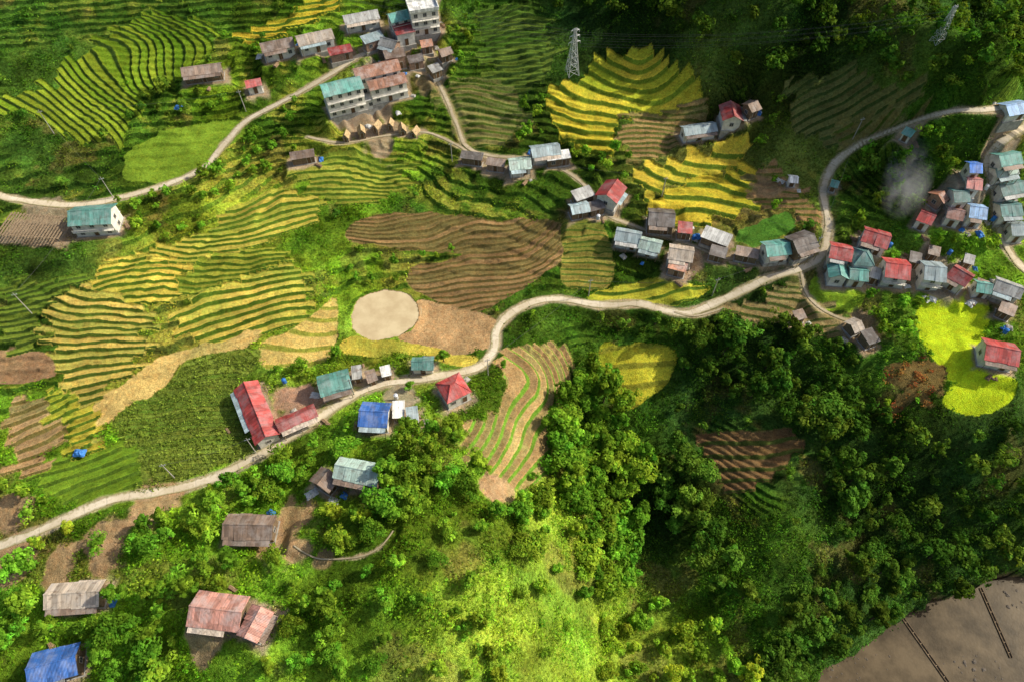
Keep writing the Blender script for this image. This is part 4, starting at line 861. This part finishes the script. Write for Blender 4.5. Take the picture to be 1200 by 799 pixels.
TA=[
([(0,675),(40,650),(60,672),(45,725),(120,725),(150,690),(200,670),(285,655),(270,690),(215,700),(205,745),(215,799),(90,799),(90,745),(25,755),(0,760)],4.2,TM,.6,1.35,.95),
([(105,625),(170,600),(190,585),(260,572),(330,540),(380,515),(410,530),(360,545),(340,580),(300,595),(255,600),(245,635),(190,645),(140,635)],3.9,TM,.5,1.15,.9),
([(455,545),(475,510),(520,485),(555,505),(572,545),(550,575),(500,580),(480,600),(455,605)],4.0,TM,.7,1.35,.95),
([(645,450),(690,425),(725,440),(735,490),(760,560),(750,620),(735,680),(712,715),(685,690),(672,620),(660,560),(648,500)],3.7,TM,1.0,1.65,1.3),
([(775,525),(815,530),(835,590),(855,660),(880,695),(850,715),(815,680),(785,620),(770,570)],3.8,TD,.9,1.5,1.3),
([(800,415),(850,375),(905,375),(960,385),(1005,425),(1030,445),(1045,500),(1110,505),(1150,505),(1200,500),(1240,520),(1240,672),(1110,700),(1040,724),(960,780),(915,799),(880,799),(890,740),(965,700),(982,600),(955,520),(905,480),(830,460),(795,440)],4.2,TV,.55,1.4,.92),  # dark TV tint paints shadow into the leaves of this lower-right forest
([(560,700),(590,720),(610,799),(540,799),(545,740)],4.5,TBR,.4,1.1,.85),
([(600,600),(640,580),(650,640),(620,650)],3.6,TM,.7,1.2,1),
([(700,730),(760,700),(800,730),(860,740),(880,799),(700,799)],4.6,TBR,.5,1.2,.85),
([(310,720),(380,700),(400,740),(390,799),(300,799),(320,760)],4.8,TM,.4,1.15,.85),
([(560,-40),(620,-30),(820,-40),(1240,-60),(1240,100),(1190,105),(1160,60),(1085,70),(1030,85),(930,80),(880,60),(820,55),(760,20),(640,10)],4.6,TV,.5,1.3,.85),
([(840,60),(920,85),(920,140),(900,165),(880,110)],4.8,TD,.35,.8,.65),
([(1030,110),(1045,85),(1100,80),(1180,90),(1180,110),(1100,120),(1070,112)],3.8,TD,.6,1.2,.95),
([(1010,200),(1050,185),(1095,190),(1085,225),(1070,250),(1020,255),(1000,240)],3.8,TD,.5,1.2,.9),
([(1130,265),(1155,268),(1165,300),(1150,318),(1130,300)],3.8,TM,.4,.9,.7),
([(1010,345),(1060,338),(1076,350),(1070,395),(1040,400),(1015,375)],3.8,TM,.6,1.1,1),
([(260,140),(330,125),(370,130),(360,165),(320,200),(255,235),(190,245),(175,280),(150,275),(160,240),(240,210),(270,175)],4.2,TM,.35,1.0,.78),
([(180,270),(250,250),(290,260),(230,290),(180,298)],4,TM,.3,.6,.6),
([(400,300),(430,290),(470,300),(465,330),(415,335),(395,320)],4,TM,.3,.7,.7),
([(130,130),(200,95),(240,100),(270,125),(200,145),(165,160)],4.8,TD,.35,.9,.75),
([(530,20),(560,10),(575,60),(545,90),(520,60)],4,TM,.4,1.0,.85),
([(470,60),(500,50),(505,80),(480,90)],3.6,TM,.5,.9,.8),
([(660,180),(720,175),(745,185),(740,215),(690,205)],4,TM,.4,1.0,.75),
([(480,300),(520,290),(560,290),(540,300),(500,310)],4,TM,.3,.5,.7),
([(870,340),(900,335),(895,350),(860,358)],3.6,TD,.4,.8,.8),
([(565,160),(595,110),(640,120),(650,160),(600,175)],4.6,TM,.35,.95,.75),
([(930,230),(960,215),(958,280),(935,262)],4.2,TD,.35,.8,.75),
([(985,185),(1030,170),(1100,150),(1150,150),(1130,185),(1010,195)],4.8,TM,.35,.9,.65),
([(570,360),(620,365),(640,385),(600,395)],4,TM,.25,.5,.7),
([(700,375),(760,368),(862,366),(850,385),(790,402),(720,392)],4.2,TD,.4,.9,.8),
([(400,502),(470,502),(520,470),(560,475),(520,495),(450,520)],4.4,TBR,.3,.7,.7),
([(320,430),(360,425),(365,440),(330,448)],3.5,TBR,.3,.6,.8),
([(0,560),(60,590),(40,610),(0,625)],4,TM,.35,.9,.8),
([(60,600),(110,600),(90,640),(40,640)],4.2,TBR,.35,.8,.7),
([(380,600),(430,600),(440,640),(400,645),(370,620)],4.8,TBR,.35,.8,.7),
([(300,640),(620,610),(690,700),(640,799),(400,799)],5.5,TM,.22,.85,.75),
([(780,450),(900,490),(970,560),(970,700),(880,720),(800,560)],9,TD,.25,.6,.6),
([(-30,-30),(520,-30),(560,200),(420,250),(200,300),(0,300)],11,TD,.25,.7,.6),
([(980,130),(1200,130),(1200,420),(1000,340)],8,TM,.3,.8,.65),
([(1030,405),(1120,400),(1100,480),(1035,490)],4.5,TM,.25,.6,.75),
]
TP=[]
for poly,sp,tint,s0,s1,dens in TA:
    P=pixel_to_ground([p[0] for p in poly],[p[1] for p in poly])[:,:2]
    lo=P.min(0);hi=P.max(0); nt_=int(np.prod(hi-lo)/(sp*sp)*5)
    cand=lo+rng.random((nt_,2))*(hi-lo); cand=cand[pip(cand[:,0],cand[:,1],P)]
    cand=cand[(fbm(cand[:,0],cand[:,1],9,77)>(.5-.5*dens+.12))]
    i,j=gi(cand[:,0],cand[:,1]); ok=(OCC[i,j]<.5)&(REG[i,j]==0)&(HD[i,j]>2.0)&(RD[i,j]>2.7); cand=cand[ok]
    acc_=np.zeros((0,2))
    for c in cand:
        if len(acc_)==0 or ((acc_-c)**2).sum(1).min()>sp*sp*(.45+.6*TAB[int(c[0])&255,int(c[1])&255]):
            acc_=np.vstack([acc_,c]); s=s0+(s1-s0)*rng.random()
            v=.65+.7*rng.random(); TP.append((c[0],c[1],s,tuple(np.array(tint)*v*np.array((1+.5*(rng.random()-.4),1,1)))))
for px,py in [(150,100),(250,128),(300,60),(265,45),(350,20),(395,120),(610,165),(735,190),(905,215),(890,170),(745,240),(905,250),(1045,230),(560,440),(590,430),(405,458),(520,424),(395,420),(480,455),(355,432),(1090,290),(650,505),(625,560),(430,560),(355,560),(330,580),(240,655),(420,610),(475,560),(545,735),(120,640),(90,610)]:
    s=pixel_to_ground([px],[py])[0]; i,j=gi(s[0],s[1])
    if RD[i,j]>2.3 and HD[i,j]>1: TP.append((s[0],s[1],.4+.45*rng.random(),TM))
TP.sort(key=lambda t:(t[0]**2+(t[1])**2+(CAMZ)**2))
def vis(t):
    x,y=t[0],t[1]; z=float(hz(np.array([x]),np.array([y]))[0]); f=y*math.cos(PT)-(z-CAMZ)*math.sin(PT); up=y*math.sin(PT)+(z-CAMZ)*math.cos(PT)
    return abs(x/f)<.77 and abs(up/f)<.53
near=[];rest=[]
for t_ in TP:
    (near if len(near)<300 and t_[2]>.4 and vis(t_) else rest).append(t_)
for x,y,s,tn in near:
    k=int(rng.integers(7)); z=float(hz(np.array([x]),np.array([y]))[0])
    root=mkobj('broadleaf_tree',None,"leafy green tree with an uneven crown on the slope","tree",group="trees on the valley slopes",loc=(x,y,z),rz=rng.random()*6.28)
    root.scale=(s*(.85+.3*rng.random()),s,s*(.8+.35*rng.random()))
    mkobj('trunk',PROT[k][1],parent=root); c=mkobj('crown',PROT[k][0],parent=root); c.color=(*tn,1)
VV=[];FF=[];CC=[];off=0
for x,y,s,tn in rest:
    k=int(rng.integers(7)); _,_,Vl,Fl,Cl=PROT[k]; a=rng.random()*6.28; z=float(hz(np.array([x]),np.array([y]))[0])
    R3=np.array(((math.cos(a),-math.sin(a),0),(math.sin(a),math.cos(a),0),(0,0,1)))
    VV.append((Vl@R3.T)*s+np.array((x,y,z))); FF.append(Fl+off); off+=len(Vl); CC.append(Cl*np.array(tn))
me=npmesh('woodland',np.vstack(VV),np.vstack(FF),[('ca','FLOAT_COLOR',np.vstack(CC))],[ML],False)
mkobj('woodland',me,"dense green woodland on the valley slopes","woodland","stuff")
print('TREES',len(TP),len(rest))
def scatter(nm,lab,N,mask,nl,size,hgt,tintf,leaf,cat="undergrowth"):
    x=rng.uniform(-165,165,N); y=rng.uniform(12,225,N)
    i,j=gi(x,y); p=mask(i,j,x,y); ok=rng.random(N)<p; x=x[ok];y=y[ok];i=i[ok];j=j[ok]; n_=len(x)
    z=hz(x,y); s=size*(.35+rng.random(n_)**2.5*2.0)
    q=rng.normal(size=(n_,nl,3)); q/=np.linalg.norm(q,axis=2,keepdims=True); q[...,2]=np.abs(q[...,2])*hgt
    C=np.stack([x,y,z],1)[:,None]+q*s[:,None,None]*(.5+.6*rng.random((n_,nl,1)))
    Nn=q*.7+rng.normal(size=q.shape)*.45+np.array((0,0,.5))
    col=tintf(i,j,n_)
    col=np.repeat(col[:,None],nl,axis=1)*(.75+.5*rng.random((n_,nl,1)))
    Vq,Fq=quads(C.reshape(-1,3),Nn.reshape(-1,3),(leaf*(.6+.7*rng.random((n_,nl)))*np.sqrt(s/size)[:,None]).ravel(),.5,5)
    me=npmesh(nm,Vq,Fq,[('ca','FLOAT_COLOR',np.repeat(col.reshape(-1,3),4,axis=0))],[ML],False)
    mkobj(nm,me,lab,cat,"stuff"); print(nm,n_)
def m1(i,j,x,y):
    d=sm(.38,.62,fbm(x,y,7,81))*.85+.15
    f=y*math.cos(PT)-(GH[i,j]-CAMZ)*math.sin(PT)
    return d*(1-.8*(WT[i,j]>.3))*(REG[i,j]==0)*(OCC[i,j]<.5)*(RD[i,j]>1.7)*(HD[i,j]>1.0)*(np.abs(x/f)<.8)*np.clip(1.3-(f-130)/130,.35,1)
def t1(i,j,n_):
    c=CA[i,j]*1.15+np.array((.015,.04,.003)); return c*(.4+1.1*rng.random((n_,1)))*np.stack([.7+.5*rng.random(n_),np.ones(n_),np.full(n_,.7)],1)
scatter('undergrowth',"dense green undergrowth of shrubs and tall grass",200000,m1,9,.8,1.05,t1,.21)
MZ=11
scatter('maize_plants',"dense rows of green maize plants",200000,lambda i,j,x,y:(REG[i,j]==MZ)*1.0,6,.42,1.2,lambda i,j,n_:np.array((.19,.26,.035))*(.5+.9*rng.random((n_,1))),.2,"maize")
FZ=[k for k in range(1,len(REGN)) if REGN[k][0]=='flower_patch'][0]
pal=np.array([(.34,.08,.03),(.40,.18,.05),(.24,.08,.03),(.12,.2,.03),(.42,.22,.06),(.2,.18,.05)])
scatter('red_shrubs',"patchy rusty red and orange shrubs",110000,lambda i,j,x,y:(REG[i,j]==FZ)*sm(.36,.58,fbm(x,y,4,85)),12,.5,1.1,lambda i,j,n_:pal[rng.integers(0,6,n_)],.2,"shrubs")
# ---------------------------------------------------------------- smoke
s=pixel_to_ground([1045],[245])[0]; 
bm=bmesh.new(); bmesh.ops.create_icosphere(bm,subdivisions=3,radius=1)
me=bpy.data.meshes.new('smoke'); bm.to_mesh(me); bm.free()
m,nt=newmat('smoke'); g=NT(nt); o=g.n('ShaderNodeTexCoord').outputs['Object']
ln=g.n('ShaderNodeVectorMath',operation='LENGTH'); g.l(o,ln.inputs[0])
nz=g.noise(o,1.6,3); de=g.math('MULTIPLY',g.rng(ln.outputs['Value'],.1,1.0,1,0),g.rng(nz,.38,.66,0,.22))
vs_=g.n('ShaderNodeVolumeScatter'); vs_.inputs['Color'].default_value=(.98,.99,1,1); vs_.inputs['Anisotropy'].default_value=.0; g.l(de,vs_.inputs['Density'])
oo=g.n('ShaderNodeOutputMaterial'); g.l(vs_.outputs[0],oo.inputs['Volume']); me.materials.append(m)
o=mkobj('smoke',me,"thin pale smoke drifting up from the village","smoke","stuff",loc=(s[0]+2,s[1]+4,s[2]+7)); o.scale=(6,13,5); o.rotation_euler=(.3,0,-.4)
# ---------------------------------------------------------------- light, world, camera
az=math.radians(76); el=math.radians(40)
w=bpy.data.worlds.new("World"); scene.world=w; w.use_nodes=True; nt=w.node_tree
bg=nt.nodes['Background']; sky=nt.nodes.new('ShaderNodeTexSky'); sky.sky_type='NISHITA'; sky.sun_disc=False; sky.sun_elevation=el; sky.sun_rotation=az; sky.dust_density=4
nt.links.new(sky.outputs[0],bg.inputs[0]); bg.inputs[1].default_value=.145
sd=bpy.data.lights.new('sun','SUN'); sd.energy=5.0; sd.angle=math.radians(.5); sd.color=(1,.93,.77)
so=bpy.data.objects.new('sun',sd); COL.objects.link(so)
so.rotation_euler=Vector((math.cos(el)*math.sin(az),math.cos(el)*math.cos(az),math.sin(el))).to_track_quat('Z','Y').to_euler()
cd=bpy.data.cameras.new('camera'); cd.lens=24; cd.sensor_width=36; cd.clip_end=6000
co=bpy.data.objects.new('camera',cd); COL.objects.link(co); co.location=(0,0,CAMZ); co.rotation_euler=(math.radians(35),0,0)
scene.camera=co
